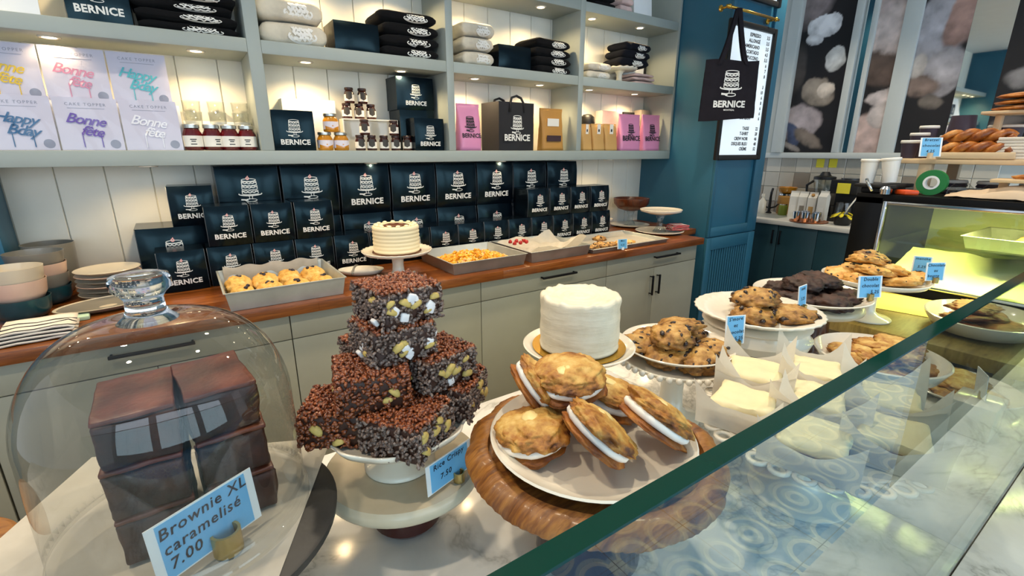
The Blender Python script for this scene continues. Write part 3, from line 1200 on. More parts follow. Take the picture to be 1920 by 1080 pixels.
def jar_set(R, h, body, lid, kind):
    b = MB().lathe([(R * .92, 0), (R, h * .05), (R, h * .62), (R * .78, h * .80), (R * .74, h * .84), (.0005, h * .84)], 28).mesh('body', body, True)
    l = MB().lathe([(R * .80, h * .84), (R * .86, h * .85), (R * .86, h * .98), (R * .80, h), (.0005, h)], 28).mesh('lid', lid)
    l.polygons.foreach_set('use_smooth', [True] * len(l.polygons))
    l.set_sharp_from_angle(angle=.6)
    m = MB()
    m.grid(lambda a, q: (R * 1.012 * sin((a - .5) * 4.4), -R * 1.012 * cos((a - .5) * 4.4), h * (.14 + .42 * q)), 20, 1)
    lb = m.mesh('paper_label', {'jam': 'label_cream', 'honey': 'label_honey', 'dark': 'label_cream'}[kind], True)
    m = MB()
    bend = lambda x, z: (R * 1.03 * sin(x / R), -R * 1.03 * cos(x / R), z)
    if kind == 'jam':
        for zz, ww in ((.40, .32), (.33, .22), (.22, .3)):
            m.grid(lambda a, q: bend(R * ww * (2 * a - 1), h * (zz + .035 * q)), 6, 1)
        mk = m.mesh('emblem', 'print_black')
    elif kind == 'honey':
        m.grid(lambda a, q: bend(R * (2 * a - 1) * 1.0, h * (.14 + (.06 + .13 * abs(2 * a - 1)) * q)), 12, 1)
        m.grid(lambda a, q: bend(R * .1 * (2 * a - 1), h * (.30 + .06 * q)), 3, 1)
        mk = m.mesh('emblem', 'honey')
    else:
        m.grid(lambda a, q: bend(R * .62 * (2 * a - 1), h * ((.20 + .12 * abs(2 * a - 1)) + (.52 - .12 * abs(2 * a - 1)) * q)), 8, 1)
        mk = m.mesh('emblem', 'label_dark')
    return b, l, lb, mk


def jar(ms, x, y, z, label, cat, group, rz=0.0):
    e = empty(cat.replace(' ', '_'), (x, y, z + .0006), rz)
    T(e, label, cat, group)
    for nm, me in zip(('body', 'lid', 'paper_label'), ms[:3]):
        o = link(nm, me, e)
        if nm == 'paper_label':
            link('emblem', ms[3], o)
    return e


JAM = jar_set(.040, .118, 'jam', 'lid_silver', 'jam')
for k, u in enumerate((361, 398, 430.5, 463)):
    yy = YI + .045
    jar(JAM, atY(u, 255, yy).x, yy, ZB1, 'red jam jar with white label and silver lid, %s of four' % ORD[k], 'jam jar', 'red jam jars', [0, .5, .1, -.1][k])
HON = jar_set(.04, .095, 'honey', 'lid_silver', 'honey')
hx = [atY(609, 260, YI + .05).x, atY(639, 260, YI + .05).x]
jar(HON, hx[0], YI + .05, ZB1, 'amber honey jar at the lower left of three', 'honey jar', 'amber honey jars')
jar(HON, hx[1], YI + .05, ZB1, 'amber honey jar at the lower right of three', 'honey jar', 'amber honey jars')
jar(HON, (hx[0] + hx[1]) / 2 - .004, YI + .05, ZB1 + .0955, 'amber honey jar standing on two others', 'honey jar', 'amber honey jars')
DK = jar_set(.0275, .083, 'jar_dark', 'lid_dark', 'dark')
zr = ZB1 + .175
acr = empty('acrylic_riser', (.0, 0, 0))
clear_glass('acrylic', (.93, .95, .94), .05, 1.4, .05)
yr = YI + .17
ax0, ax1 = atY(640, 240, yr).x, atY(742, 240, yr).x
MB().box(ax0, ax1, yr - .04, yr + .05, zr - .006, zr - .0005).obj('top', 'white_ceramic', acr)
MB().box(ax0, ax0 + .006, yr - .04, yr + .05, ZB1 + .0005, zr - .006).obj('side', 'white_ceramic', acr)
MB().box(ax1 - .006, ax1, yr - .04, yr + .05, ZB1 + .0005, zr - .006).obj('side', 'white_ceramic', acr)
MB().box(ax0 + .006, ax1 - .006, yr + .044, yr + .05, ZB1 + .0005, zr - .006).obj('back', 'white_ceramic', acr)
T(acr, 'small white riser stand under the dark spread jars', 'riser')
GD = 'small dark spread jars'
k = 0
for (u, zz, yy, lab) in ((653, zr, yr, 'left jar of the three on the riser'), (676, zr, yr, 'middle jar of the three on the riser'), (698, zr, yr, 'right jar of the three on the riser'),
                         (660, zr + .0835, yr, 'left jar of the topmost pair'), (684, zr + .0835, yr, 'right jar of the topmost pair'),
                         (673, ZB1, YI + .04, 'far left jar on the board'), (695, ZB1, YI + .04, 'second jar from left on the board'), (683.5, ZB1 + .0835, YI + .04, 'jar standing on the left pair'),
                         (718, ZB1, YI + .05, 'third jar from left on the board'), (740, ZB1, YI + .05, 'fourth jar from left on the board'), (762, ZB1, YI + .05, 'fifth jar from left on the board'),
                         (738, ZB1 + .0835, YI + .05, 'jar standing on the right group')):
    jar(DK, atY(u, 240, yy).x, yy, zz, 'small dark spread jar, ' + lab, 'spread jar', GD, rnd.uniform(-.3, .3) - .25)

shelf_box(512, 207, 590, 280, YI, .18, 'navy box with white logo left of the honey jars', ZB1, 0, True)
b = MB().box(-.14, .14, 0, .1, 0, .27).obj('carton', 'card_white', bevel=.003)
b.location = (.64, YI + .19, ZB1 + .0005)
T(b, 'pale carton standing behind the navy logo box, second bay', 'box')
o1 = shelf_box(752, 207, 815, 280, YI + .10, .17, 'dark navy box behind the small logo box, second bay', ZB1)
o2 = shelf_box(744, 145, 813, 206, YI + .105, .16, 'navy logo box standing on another box, second bay', ZB1 + max(v.co.z for v in o1.data.vertices) + .001, 0, True)
shelf_box(778, 222, 834, 280, YI - .012, .10, 'small navy logo box at the right end of the second bay', ZB1, .05, True)

# --- bags
plain('bag_pink', '#D98CB4', .38, var=.05, bump=.15, bscale=12)
plain('bag_kraft', '#B9863F', .55, var=.08, bump=.2, bscale=14)
plain('bag_kraft_light', '#C69B5C', .6, var=.08, bump=.2, bscale=14)
plain('bag_black', '#1D1C20', .75, var=.1, bump=.2, bscale=20)


def pouch_mesh(w, d, h, mat, seed=0):
    m = MB()
    n, k = 24, 12
    vs, fs = [], []
    for j in range(k + 1):
        s = j / k
        dd = d * (1 - s ** 1.6) + .004
        ww = w * (1 - .04 * sin(pi * s))
        for i in range(n):
            a = 2 * pi * i / n
            x = ww / 2 * math.copysign(abs(cos(a)) ** .3, cos(a))
            y = dd / 2 * math.copysign(abs(sin(a)) ** .45, sin(a))
            q = fbm((x + seed, y, s * h), 14) * .005
            vs.append((x, y + q, s * h))
    for j in range(k):
        for i in range(n):
            i2 = (i + 1) % n
            fs.append((j * n + i, j * n + i2, (j + 1) * n + i2, (j + 1) * n + i))
    fs.append(tuple(reversed(range(n))))
    fs.append(tuple(range(k * n, (k + 1) * n)))
    m._add(vs, fs)
    return m.mesh('pouch', mat, True)


def pouch(u0, v0, u1, y, d, mat, label, ink, rz=0, zb=ZB1, cat='coffee bag', tag=False, window=False, group=None):
    x0, x1, z0, z1 = rect(u0, v0, u1, 280, y)
    w, h = x1 - x0, z1 - zb
    e = empty(cat.replace(' ', '_'), ((x0 + x1) / 2, y + d / 2, zb + .0005), rz)
    T(e, label, cat, group)
    link('pouch', pouch_mesh(w, d, h, mat, u0), e)
    yf = lambda z: -(d * (1 - (z / h) ** 1.6) + .004) / 2 - .004
    MB().box(-w * .5, w * .5, -.004, .004, h * .93, h * 1.0).obj('seal', mat, e)
    if ink:
        lg = cake_logo(h * .38, h * .012).mesh('logo', ink)
        for v in lg.vertices:
            v.co.z += h * .40
            v.co.y = yf(v.co.z)
        link('logo', lg, e)
        tm = text_mesh('BERNICE', w * .22, w * .005).copy()
        tm.materials.clear()
        tm.materials.append(M[ink])
        for v in tm.vertices:
            v.co.z += h * .28
            v.co.y = yf(v.co.z)
        link('lettering', tm, e)
    if window:
        MB().box(-w * .32, w * .32, yf(h * .22) - .001, yf(h * .22), h * .22, h * .36).obj('window', 'jar_dark', e)
        MB().box(-w * .26, w * .26, yf(h * .6) - .002, yf(h * .6) - .001, h * .58, h * .76).obj('paper_label', 'label_cream', e)
    if tag:
        MB().box(-w * .14, w * .14, yf(h * .72) - .003, yf(h * .72) - .002, h * .62, h * .98).obj('tag', 'label_cream', e)
        MB().box(-w * .06, w * .06, yf(h * .72) - .0036, yf(h * .72) - .0032, h * .7, h * .8).obj('tag_print', 'print_black', e)
    return e


pouch(862, 194, 905, YI, .09, 'bag_pink', 'pink coffee bag left of the black tote', 'print_black', .06)
pouch(1018, 203, 1059, YI + .03, .08, 'bag_kraft', 'tall brown kraft bag with dark window right of the black tote', None, 0, cat='kraft bag', window=True)
GB = 'small kraft bags with white tags'
pouch(1094, 232, 1112, YI + .02, .08, 'bag_kraft_light', 'kraft bag with white tag at the left post, rightmost bay', None, 0, cat='kraft bag', tag=True, group=GB)
pouch(1114, 232, 1136, YI + .02, .08, 'bag_kraft_light', 'kraft bag with white tag, middle one in the rightmost bay', None, 0, cat='kraft bag', tag=True, group=GB)
pouch(1137, 232, 1160, YI + .02, .08, 'bag_kraft_light', 'kraft bag with white tag nearest the pink bags', None, 0, cat='kraft bag', tag=True, group=GB)
pouch(1166, 214, 1204, YI + .01, .08, 'bag_pink', 'pink coffee bag in the rightmost bay, left one of two', 'print_black')
pouch(1209, 215, 1241, YI + .02, .08, 'bag_pink', 'pink coffee bag at the right end of the shelves', 'print_black')
# black tote carrier
x0, x1, z0, z1 = rect(934, 192, 1002, 280, YI)
w, h = x1 - x0, z1 - ZB1
e = empty('carrier_bag', ((x0 + x1) / 2, YI + .0, ZB1 + .0005), .06)
T(e, 'large black carrier bag with white cake logo, third bay', 'bag')
m = MB()
m.grid(lambda a, b: ((a - .5) * w, .004 * sin(a * 8), b * h), 10, 4).grid(lambda a, b: (-w / 2, .2 * a, b * h - .0), 6, 4).grid(lambda a, b: (w / 2, .2 * a, b * h), 6, 4).grid(lambda a, b: ((a - .5) * w, .2, b * h), 6, 4).grid(lambda a, b: ((a - .5) * w, .2 * b, 0), 4, 4)
m.obj('body', 'bag_black', e, auto=30)
lg = cake_logo(h * .44, h * .012).mesh('logo', 'print_white')
for v in lg.vertices:
    v.co.z += h * .34
    v.co.y -= .008
link('logo', lg, e)
lettering('lettering', 'BERNICE', w * .19, 'print_white', e, (0, -.008, h * .21), bold=w * .006)
for yy in (.004, .196):
    MB().tube([(-w * .2, yy - .006, h * .8), (-w * .18, yy - .006, h), (-w * .13, yy, h * 1.09), (0, yy, h * 1.13), (w * .13, yy, h * 1.09), (w * .18, yy - .006, h), (w * .2, yy - .006, h * .8)], .008, 6).obj('strap', 'bag_black', e, smooth=True)
# things behind the kraft bags
for (u0, v0, u1, mat, yy, lab) in ((1128, 208, 1165, 'cloth_pink', YI + .16, 'pink gift carton behind the kraft bags'), (1168, 210, 1188, 'black_matte', YI + .16, 'black carton behind the left pink bag'), (1200, 206, 1216, 'tile_taupe', YI + .17, 'grey carton behind the right pink bag')):
    a0, a1, b0, b1 = rect(u0, v0, u1, 280, yy)
    o = MB().box(a0, a1, yy, yy + .08, ZB1 + .0005, b1).obj('carton', mat, bevel=.004)
    T(o, lab, 'box')
a0, a1, b0, b1 = rect(1094, 206, 1109, 280, YI + .13)
o = link('grinder', MB().lathe([(.05, 0), (.055, .02), (.05, .12), (.06, .2), (.055, .25), (.03, .27), (.0005, .275)], 20).mesh('grinder', 'black_matte', True))
o.location = ((a0 + a1) / 2 + .03, YI + .17, ZB1)
T(o, 'black rounded canister behind the leftmost kraft bag', 'canister')

# ================================================================== things on the wooden worktop
plain('cer_cream', '#CFC3AC', .28, var=.04, coat=.2)
plain('cer_pink', '#D8B7A4', .3, var=.04, coat=.2)
plain('cer_grey', '#7E7B72', .3, var=.04, coat=.2)
plain('cer_teal', '#14424A', .3, var=.05, coat=.2)


def bowl(x, y, z, R, h, mat, label, group, tilt=(0, 0)):
    o = MB().lathe([(R * .55, 0), (R * .80, h * .12), (R * .93, h * .4), (R, h), (R * .972, h), (R * .90, h * .42), (R * .76, h * .17), (.0005, h * .12)], 44).obj('bowl', mat, auto=50)
    o.location = (x, y, z)
    o.rotation_euler = (tilt[0], tilt[1], 0)
    return T(o, label, 'bowl', group)


GBW = 'stoneware bowls at the left end of the worktop'
bx, by = -.585, 2.48
for k, (mt, nm, dz) in enumerate((('cer_teal', 'dark teal bowl at the bottom of the front stack', 0), ('cer_pink', 'dusty pink bowl in the middle of the front stack', .068), ('cer_cream', 'cream bowl on top of the front stack', .118))):
    bowl(bx, by, ZC + .0005 + dz, .088, .083, mt, nm, GBW)
bx, by = -.558, 2.69
for k, (mt, nm, dz) in enumerate((('cer_teal', 'dark teal bowl at the bottom of the rear stack', 0), ('cer_grey', 'grey bowl second in the rear stack', .052), ('cer_pink', 'pink bowl third in the rear stack', .098), ('cer_grey', 'grey bowl on top of the rear stack', .146))):
    bowl(bx, by, ZC + .0005 + dz, .094, .075, mt, nm, GBW)
bowl(-.545, 2.885, ZC + .0005, .09, .225, 'cer_grey', 'tall grey pot behind the bowl stacks', None)


def plate(x, y, z, R, mat, label, group=None, h=.016, name='plate', cat='plate', tilt=(0, 0), under=None):
    m = MB().lathe([(R * .6, 0), (R * .68, .002), (R * .97, h * .85), (R, h), (R * .985, h * 1.08), (R * .95, h * .95), (R * .68, .007), (.0005, .006)], 56)
    o = m.obj(name, mat, auto=50)
    o.location = (x, y, z)
    o.rotation_euler = (tilt[0], tilt[1], 0)
    return T(o, label, cat, group)


for k, (mt, nm) in enumerate((('cer_cream', 'cream'), ('cer_grey', 'grey'), ('cer_pink', 'pink'), ('cer_grey', 'dark grey'), ('cer_pink', 'rose'), ('cer_cream', 'sand coloured'))):
    plate(-.338, 2.69, ZC + .0005 + k * .0205, .118, mt, '%s stoneware plate, %s from the bottom of the plate stack' % (nm, ORD[k]), 'stacked stoneware plates', h=.019)
e = empty('oval_platter', (-.335, 2.465, ZC + .0005), .3)
T(e, 'shallow oval cream platter with dark underside in front of the plate stack', 'platter')
w_ = lambda a, r, z: 1 / sqrt(cos(a) ** 2 + (sin(a) / .62) ** 2)
MB().lathe([(.11, .006), (.15, .014), (.168, .024), (.164, .025), (.145, .0155), (.105, .0085), (.0005, .0085)], 48, wob=w_).obj('dish', 'cer_cream', e, auto=60)
MB().lathe([(.09, 0), (.11, .001), (.155, .0125), (.170, .0235), (.16, .022), (.0005, .0055)], 48, wob=w_).obj('underside', 'cer_grey', e, auto=60)


def towel(name, x, y, z, rz, path, width, mats, label, stripes=(.12, .2, .8), th=.007):
    e = empty(name, (x, y, z), rz)
    T(e, label, 'towel')

    def strip(w0, w1, off, name, mat):
        m = MB()
        top, bot = [], []
        n = len(path)
        vs, fs = [], []
        ny = max(2, int((w1 - w0) / .02))
        for j, (px, pz) in enumerate(path):
            a, b = path[max(j - 1, 0)], path[min(j + 1, n - 1)]
            dx, dz = b[0] - a[0], b[1] - a[1]
            L = sqrt(dx * dx + dz * dz) or 1
            nx, nz = -dz / L, dx / L
            for s in (1, -1):
                for i in range(ny + 1):
                    yy = w0 + (w1 - w0) * i / ny
                    q = .004 * fbm((px * 3, yy, pz * 3 + x), 12)
                    vs.append((px + nx * (th / 2 + off) * s, yy + q, max(.0006, pz + nz * (th / 2 + off) * s + q)))
        r = 2 * (ny + 1)
        for j in range(n - 1):
            for i in range(ny):
                a = j * r + i
                fs.append((a, a + 1, a + r + 1, a + r))
                a = j * r + ny + 1 + i
                fs.append((a + 1, a, a + r, a + r + 1))
            fs.append((j * r, j * r + r, j * r + r + ny + 1, j * r + ny + 1))
            fs.append((j * r + ny, j * r + 2 * ny + 1, j * r + r + 2 * ny + 1, j * r + r + ny))
        fs.append(tuple(range(0, ny + 1)) + tuple(range(2 * ny + 1, ny, -1)))
        o = (n - 1) * r
        fs.append(tuple(reversed(tuple(o + q for q in range(0, ny + 1)) + tuple(o + q for q in range(2 * ny + 1, ny, -1)))))
        m._add(vs, fs)
        return m.obj(name, mat, e, smooth=True)
    strip(0, width, 0, 'cloth', mats[0])
    for s in stripes:
        strip(width * s, width * s + .008, .0012, 'stripe', mats[1])
    return e


def fold_path(L, n, h, seed=0):
    """zig-zag folds lying on z=0"""
    pts = []
    for k in range(n):
        z = h * (k + .5)
        ends = [(-L / 2 + .01 * (k % 2), z), (-L / 4, z + .003), (0, z + .004 * sin(k + seed)), (L / 4, z + .002), (L / 2 - .012 * (k % 2), z)]
        if k % 2:
            ends.reverse()
        pts += ends
        if k < n - 1:
            s = 1 if k % 2 == 0 else -1
            pts.append((s * (L / 2 + h * .45), z + h / 2))
    return pts


cloth('towel_white', '#DDD6CA')
cloth('towel_stripe', '#23252B')
cloth('towel_red', '#C4444A')
towel('dish_towel', -.49, 2.115, ZC + .0005, .08, fold_path(.19, 4, .012), .17, ('towel_white', 'towel_stripe'), 'white dish towel with dark stripes folded in front of the bowls', (.02, .3, .55))
plain('mint', '#A9C6AE', .8)
o = MB().box(-.06, .06, -.035, .035, 0, .016).obj('sponge_cloth', 'mint', bevel=.004)
o.location = (-.44, 2.345, ZC + .0005)
o.rotation_euler = (0, 0, .1)
T(o, 'folded pale green cloth behind the striped towel', 'cloth')


def pan(x0, x1, y0, y1, z, h, label, th=.0025, inset=.012, rim=.006, cat='baking pan', name='baking_pan', rz=0.0):
    cx, cy = (x0 + x1) / 2, (y0 + y1) / 2
    w, d = (x1 - x0) / 2, (y1 - y0) / 2
    e = empty(name, (cx, cy, z), rz)
    T(e, label, cat)
    m = MB()
    wi, di = w - inset, d - inset
    rings = [(wi, di, 0), (w, d, h), (w + rim, d + rim, h), (w + rim, d + rim, h + .003), (w - .001, d - .001, h + .003), (w - th, d - th, h), (wi - th, di - th, th)]
    vs = []
    for (a, b, zz) in rings:
        vs += [(-a, -b, zz), (a, -b, zz), (a, b, zz), (-a, b, zz)]
    fs = [(3, 2, 1, 0)]
    for j in range(len(rings) - 1):
        for i in range(4):
            i2 = (i + 1) % 4
            fs.append((j * 4 + i, j * 4 + i2, j * 4 + 4 + i2, j * 4 + 4 + i))
    o_ = (len(rings) - 1) * 4
    fs.append((o_, o_ + 1, o_ + 2, o_ + 3))
    m._add(vs, fs)
    m.obj('pan', 'aluminium', e, bevel=.0008, seg=1)
    return e


P1 = pan(.065, .53, 2.105, 2.545, ZC + .0005, .078, 'deep metal baking pan of streusel buns on the worktop')
t = NT('parchment')
vec = t.coord()
nz = t.noise(vec, 30, 3)
t.base(t.ramp(nz.outputs[0], [(.3, '#D8D0C0'), (.7, '#E6DFD0')]))
t.b.inputs['Roughness'].default_value = .55
t.b.inputs['Transmission Weight'].default_value = 0.0
tl = t.add('ShaderNodeBsdfTranslucent')
tl.inputs[0].default_value = lin('#EFE8DA')
mxs = t.add('ShaderNodeMixShader')
mxs.inputs[0].default_value = .35
t.link(t.b.outputs[0], mxs.inputs[1])
t.link(tl.outputs[0], mxs.inputs[2])
t.link(mxs.outputs[0], t.n['Material Output'].inputs[0])

t = NT('streusel')
vec = t.coord()
n1 = t.noise(vec, 60, 4, .65)
n2 = t.noise(vec, 18, 3)
t.base(t.ramp(t.math('ADD', t.math('MULTIPLY', n1.outputs[0], .5), t.math('MULTIPLY', n2.outputs[0], .5)), [(.35, '#B07A2C'), (.5, '#D9AC58'), (.66, '#E8CB8E')]))
t.b.inputs['Roughness'].default_value = .6
t.bump(n1.outputs[0], .8, .006)
plain('berry', '#1C1526', .35)


def lump(rx, ry, rz, seed, mat, name, amp=.18, sc=9.0, sub=4, amp2=.05, sc2=30, crack=0.0):
    """rough baked lump, flat bottom at z=0"""
    bm = bmesh.new()
    bmesh.ops.create_icosphere(bm, subdivisions=sub, radius=1)
    for v in bm.verts:
        p = v.co.copy()
        n = fbm(p * .11 + Vector((seed * 3.7, seed, 0)), sc) * amp + fbm(p * .11 + Vector((seed, 0, seed * 2)), sc2) * amp2
        rid = abs(fbm(p * .11 + Vector((seed * 1.3, 5, seed)), sc * 1.7))
        n += amp * crack * (.22 - min(.3, rid))
        p *= 1 + n
        z = p.z
        if z < -.35:
            z = -.35 - (abs(z) - .35) * .12
        v.co = Vector((p.x * rx, p.y * ry, (z + .44) * rz / 1.44))
    me = bpy.data.meshes.new(name)
    bm.to_mesh(me)
    bm.free()
    me.materials.append(M[mat])
    me.polygons.foreach_set('use_smooth', [True] * len(me.polygons))
    return me


bm_ = [lump(.0555, .097, .070, s, 'streusel', 'streusel_bun', .1, 10, 4, .12, 26) for s in (1, 2, 3)]
for k in range(4):
    for j in range(2):
        me = bm_[(k + j) % 3]
        o = link('streusel_bun', me)
        o.location = (.136 + k * .107, 2.225 + .19 * j + rnd.uniform(-.004, .004), ZC + .0045)
        T(o, 'streusel topped bun with berries in the deep pan, %s of the %s row' % (ORD[k], ['front', 'back'][j]), 'bun', 'streusel buns in the deep pan')
        m = MB()
        for b in range(4):
            a = rnd.uniform(0, 6.3)
            r = rnd.uniform(0, .022)
            m.ell((r * cos(a), r * sin(a) * 1.6, .0645 + rnd.uniform(0, .004)), (.0085, .0085, .008), 8, 6)
        bo = m.obj('berries', 'berry', o, smooth=True)
        bo['kind'] = 'stuff'
lp = MB()
lp.grid(lambda a, b: (-.21 + .42 * a, .21 + .004 * sin(a * 17), .01 + (.085 + .006 * sin(a * 23 + 2)) * b), 30, 4)
lp.obj('lining', 'parchment', P1, smooth=True)

# oval white dish with a tied napkin
e = empty('oval_dish', (.70, 2.44, ZC + .0005), -.5)
T(e, 'oval white dish with a strap between the deep pan and the cake stand', 'dish')
w_ = lambda a, r, z: 1 / sqrt(cos(a) ** 2 + (sin(a) / .6) ** 2)
MB().lathe([(.07, 0), (.1, .004), (.118, .022), (.116, .026), (.098, .008), (.0005, .006)], 40, wob=w_).obj('dish', 'grey_ceramic', e, auto=60)
MB().lathe([(.0005, .006), (.085, .01), (.092, .02), (.07, .034), (.0005, .04)], 40, wob=w_).obj('napkin_roll', 'towel_white', e, auto=70)
MB().tube([(-.03, -.074, .012), (-.03, -.06, .028), (-.03, -.03, .037), (-.03, 0, .0405), (-.03, .03, .037), (-.03, .06, .028)], .006, 6).obj('strap', 'cer_grey', e, smooth=True)

# cream cake on a white pedestal
CS = pedestal('cake_stand', 'white pedestal with beaded rim carrying the ridged cream cake', .845, 2.285, ZC, .175, .128, .075, .028, scallop=.012, nsc=30)
plain('cream_icing', '#EBDDB8', .55, var=.04, bump=.1)
plain('caramel', '#5E2F10', .3, var=.3, vscale=40, coat=.3)
e = empty('layer_cake', (.845, 2.285, ZC + .1295))
T(e, 'round cream cake with ridged sides and caramel top', 'cake')
MB().lathe([(.122, 0), (.122, .003), (.0005, .003)], 40).obj('cake_board', 'caramel', e)
pr = []
for i in range(43):
    z = .0035 + .128 * i / 42
    pr.append((.112 + .0035 * abs(sin(i * pi / 6)), z))
pr += [(.108, .136), (.098, .134), (.0005, .132)]
MB().lathe(pr, 48, wob=lambda a, r, z: 1 + .006 * fbm((cos(a), sin(a), z * 6), 3)).obj('icing', 'cream_icing', e, smooth=True)
m = MB()
m.lathe([(.0005, .140), (.05, .139), (.07, .134), (.0005, .132)], 30, wob=lambda a, r, z: 1 + .15 * fbm((cos(a), sin(a), 0), 2))
m.obj('caramel_top', 'caramel', e, smooth=True)
for k in range(14):
    a = k * 2 * pi / 14
    MB().ell((.095 * cos(a), .095 * sin(a), .137), (.013, .013, .009), 8, 5).obj('icing_dollop', 'cream_icing', e, smooth=True)

# pan of fruit pieces
P2 = pan(1.075, 1.54, 2.12, 2.545, ZC + .0005, .062, 'square metal pan of yellow fruit pieces right of the cake')
MB().box(-.2, .2, -.18, .18, .0035, .0045).obj('lining', 'parchment', P2)
t = NT('fruit_bits')
vec = t.coord()
n1 = t.noise(vec, 35, 3)
t.base(t.ramp(n1.outputs[0], [(.36, '#D98A12'), (.5, '#F0B62A'), (.62, '#EBCF9A'), (.7, '#C46A20')]))
t.b.inputs['Roughness'].default_value = .45
t.bump(t.noise(vec, 120, 2).outputs[0], .5, .004)
m = MB()
for k in range(420):
    x, y = rnd.uniform(-.16, .2), rnd.uniform(-.15, .16)
    hh = .052 * (1 - ((x - .02) / .2) ** 2) * (1 - (y / .2) ** 2)
    s = rnd.uniform(.008, .016)
    R_ = Matrix.Translation((x, y, .008 + rnd.uniform(.35, 1) * max(.005, hh))) @ Matrix.Rotation(rnd.uniform(0, 6), 4, Vector((rnd.random(), rnd.random(), rnd.random())).normalized())
    m.box(-s, s, -s * .7, s * .7, -s * .6, s * .6, R_)
o = m.obj('fruit_pieces', 'fruit_bits', None)
o.location = (1.3075, 2.3325, ZC + .002)
T(o, 'heap of diced yellow fruit and crumbs in the square pan', 'fruit pieces')
o['kind'] = 'stuff'

# pan with parchment and strawberries
P3 = pan(1.575, 2.03, 2.12, 2.545, ZC + .0005, .062, 'metal pan lined with crumpled parchment, between fruit pan and tray')
def _fold(a, b):
    x, y = -.21 + .42 * a, -.19 + .37 * b
    z = .012 + .02 * abs(fbm((a, b, 3), 4)) + .075 * max(0, a * .9 + .1) * (.5 + .5 * sin(a * 9 + b * 5)) * (1 - b * .4) + .05 * (abs(2 * b - 1) ** 3)
    return (x, y, z)
MB().grid(_fold, 26, 22).obj('parchment_sheet', 'parchment', P3, smooth=True)
plain('strawberry', '#B3201A', .35, var=.2, vscale=60)
for k in range(6):
    o = MB().lathe([(.0005, -.012), (.006, -.009), (.013, .002), (.012, .01), (.0005, .013)], 10).obj('strawberry', 'strawberry', smooth=True)
    o.location = (1.62 + .045 * (k % 3) + .01 * (k // 3), 2.36 + .05 * (k // 3) + rnd.uniform(-.01, .01), ZC + .075)
    o.rotation_euler = (rnd.uniform(-1.5, 1.5), rnd.uniform(-1, 1), 0)
    T(o, 'halved red strawberry at the left corner of the parchment pan, %s' % ['front left', 'front middle', 'front right', 'rear left', 'rear middle', 'rear right'][k], 'strawberry', 'strawberries in the parchment pan')

TR = pan(2.05, 2.77, 2.115, 2.55, ZC + .0005, .024, 'flat metal baking tray with cookies and a blue price tag', inset=.008, cat='tray', name='baking_tray')
MB().grid(lambda a, b: (-.34 + .68 * a, -.2 + .4 * b, .0045 + .004 * abs(fbm((a, b, 1), 5)) + .02 * max(0, abs(2 * b - 1) - .85) / .15), 26, 16).obj('parchment_sheet', 'parchment', TR, smooth=True)

# stands at the right end
clear_glass('glass_stem', (.86, .9, .9), .02, 1.5, .06)
e = empty('glass_footed_stand', (3.05, 2.42, ZC + .0005))
T(e, 'white flat cake plate raised on a glass foot at the right end of the worktop', 'cake stand')
MB().lathe([(.10, .0), (.15, .004), (.185, .018), (.183, .021), (.15, .009), (.0005, .008)], 48).obj('base_plate', 'white_ceramic', e, auto=50)
MB().lathe([(.055, .009), (.05, .016), (.024, .05), (.022, .1), (.045, .148), (.0005, .15)], 32).obj('glass_foot', 'glass_stem', e, smooth=True)
MB().lathe([(.0005, .150), (.10, .150), (.155, .168), (.16, .182), (.157, .184), (.14, .176), (.0005, .174)], 48).obj('top_plate', 'white_ceramic', e, auto=50)
e = empty('wooden_bowl_stand', (3.13, 2.80, ZC + .0005))
T(e, 'dark wooden bowl raised on a glass foot beside the pillar', 'bowl')
wood('dark_wood', ['#2A120A', '#54260F', '#6E3717'], (6, 6, 1), .35, 4, coat=.2)
MB().lathe([(.10, .0), (.14, .004), (.165, .014), (.15, .009), (.0005, .008)], 40).obj('base_plate', 'white_ceramic', e, auto=50)
MB().lathe([(.05, .009), (.045, .016), (.022, .05), (.02, .09), (.035, .128), (.0005, .13)], 32).obj('glass_foot', 'glass_stem', e, smooth=True)
MB().lathe([(.05, .130), (.11, .15), (.145, .19), (.15, .235), (.14, .235), (.1, .165), (.0005, .15)], 40).obj('wooden_bowl', 'dark_wood', e, auto=60)
e = empty('small_pedestal', (2.86, 2.88, ZC + .0005))
T(e, 'small white cake plate on a dark wooden post by the boxes', 'cake stand')
MB().lathe([(.05, 0), (.05, .06), (.0005, .06)], 24).obj('post', 'dark_wood', e, auto=40)
MB().lathe([(.09, .0605), (.1, .066), (.1, .076), (.0005, .076)], 36).obj('plate', 'white_ceramic', e, auto=40)
towel('striped_napkin', 3.14, 2.29, ZC + .024, -.35, fold_path(.14, 4, .011), .1, ('towel_red', 'towel_white'), 'red and white striped napkin on the glass footed stand', (.02, .2, .45, .7))
# worktop reaches the pillar behind its front corner
for y0, y1 in ((2.38, 2.7), (2.7, YW)):
    MB().box(3.13 - 1.2, XP - 1.2 - .004, y0 - 2.5, y1 - 2.5, -.045, 0).obj('stave', 'counter_wood', top, bevel=.0012)

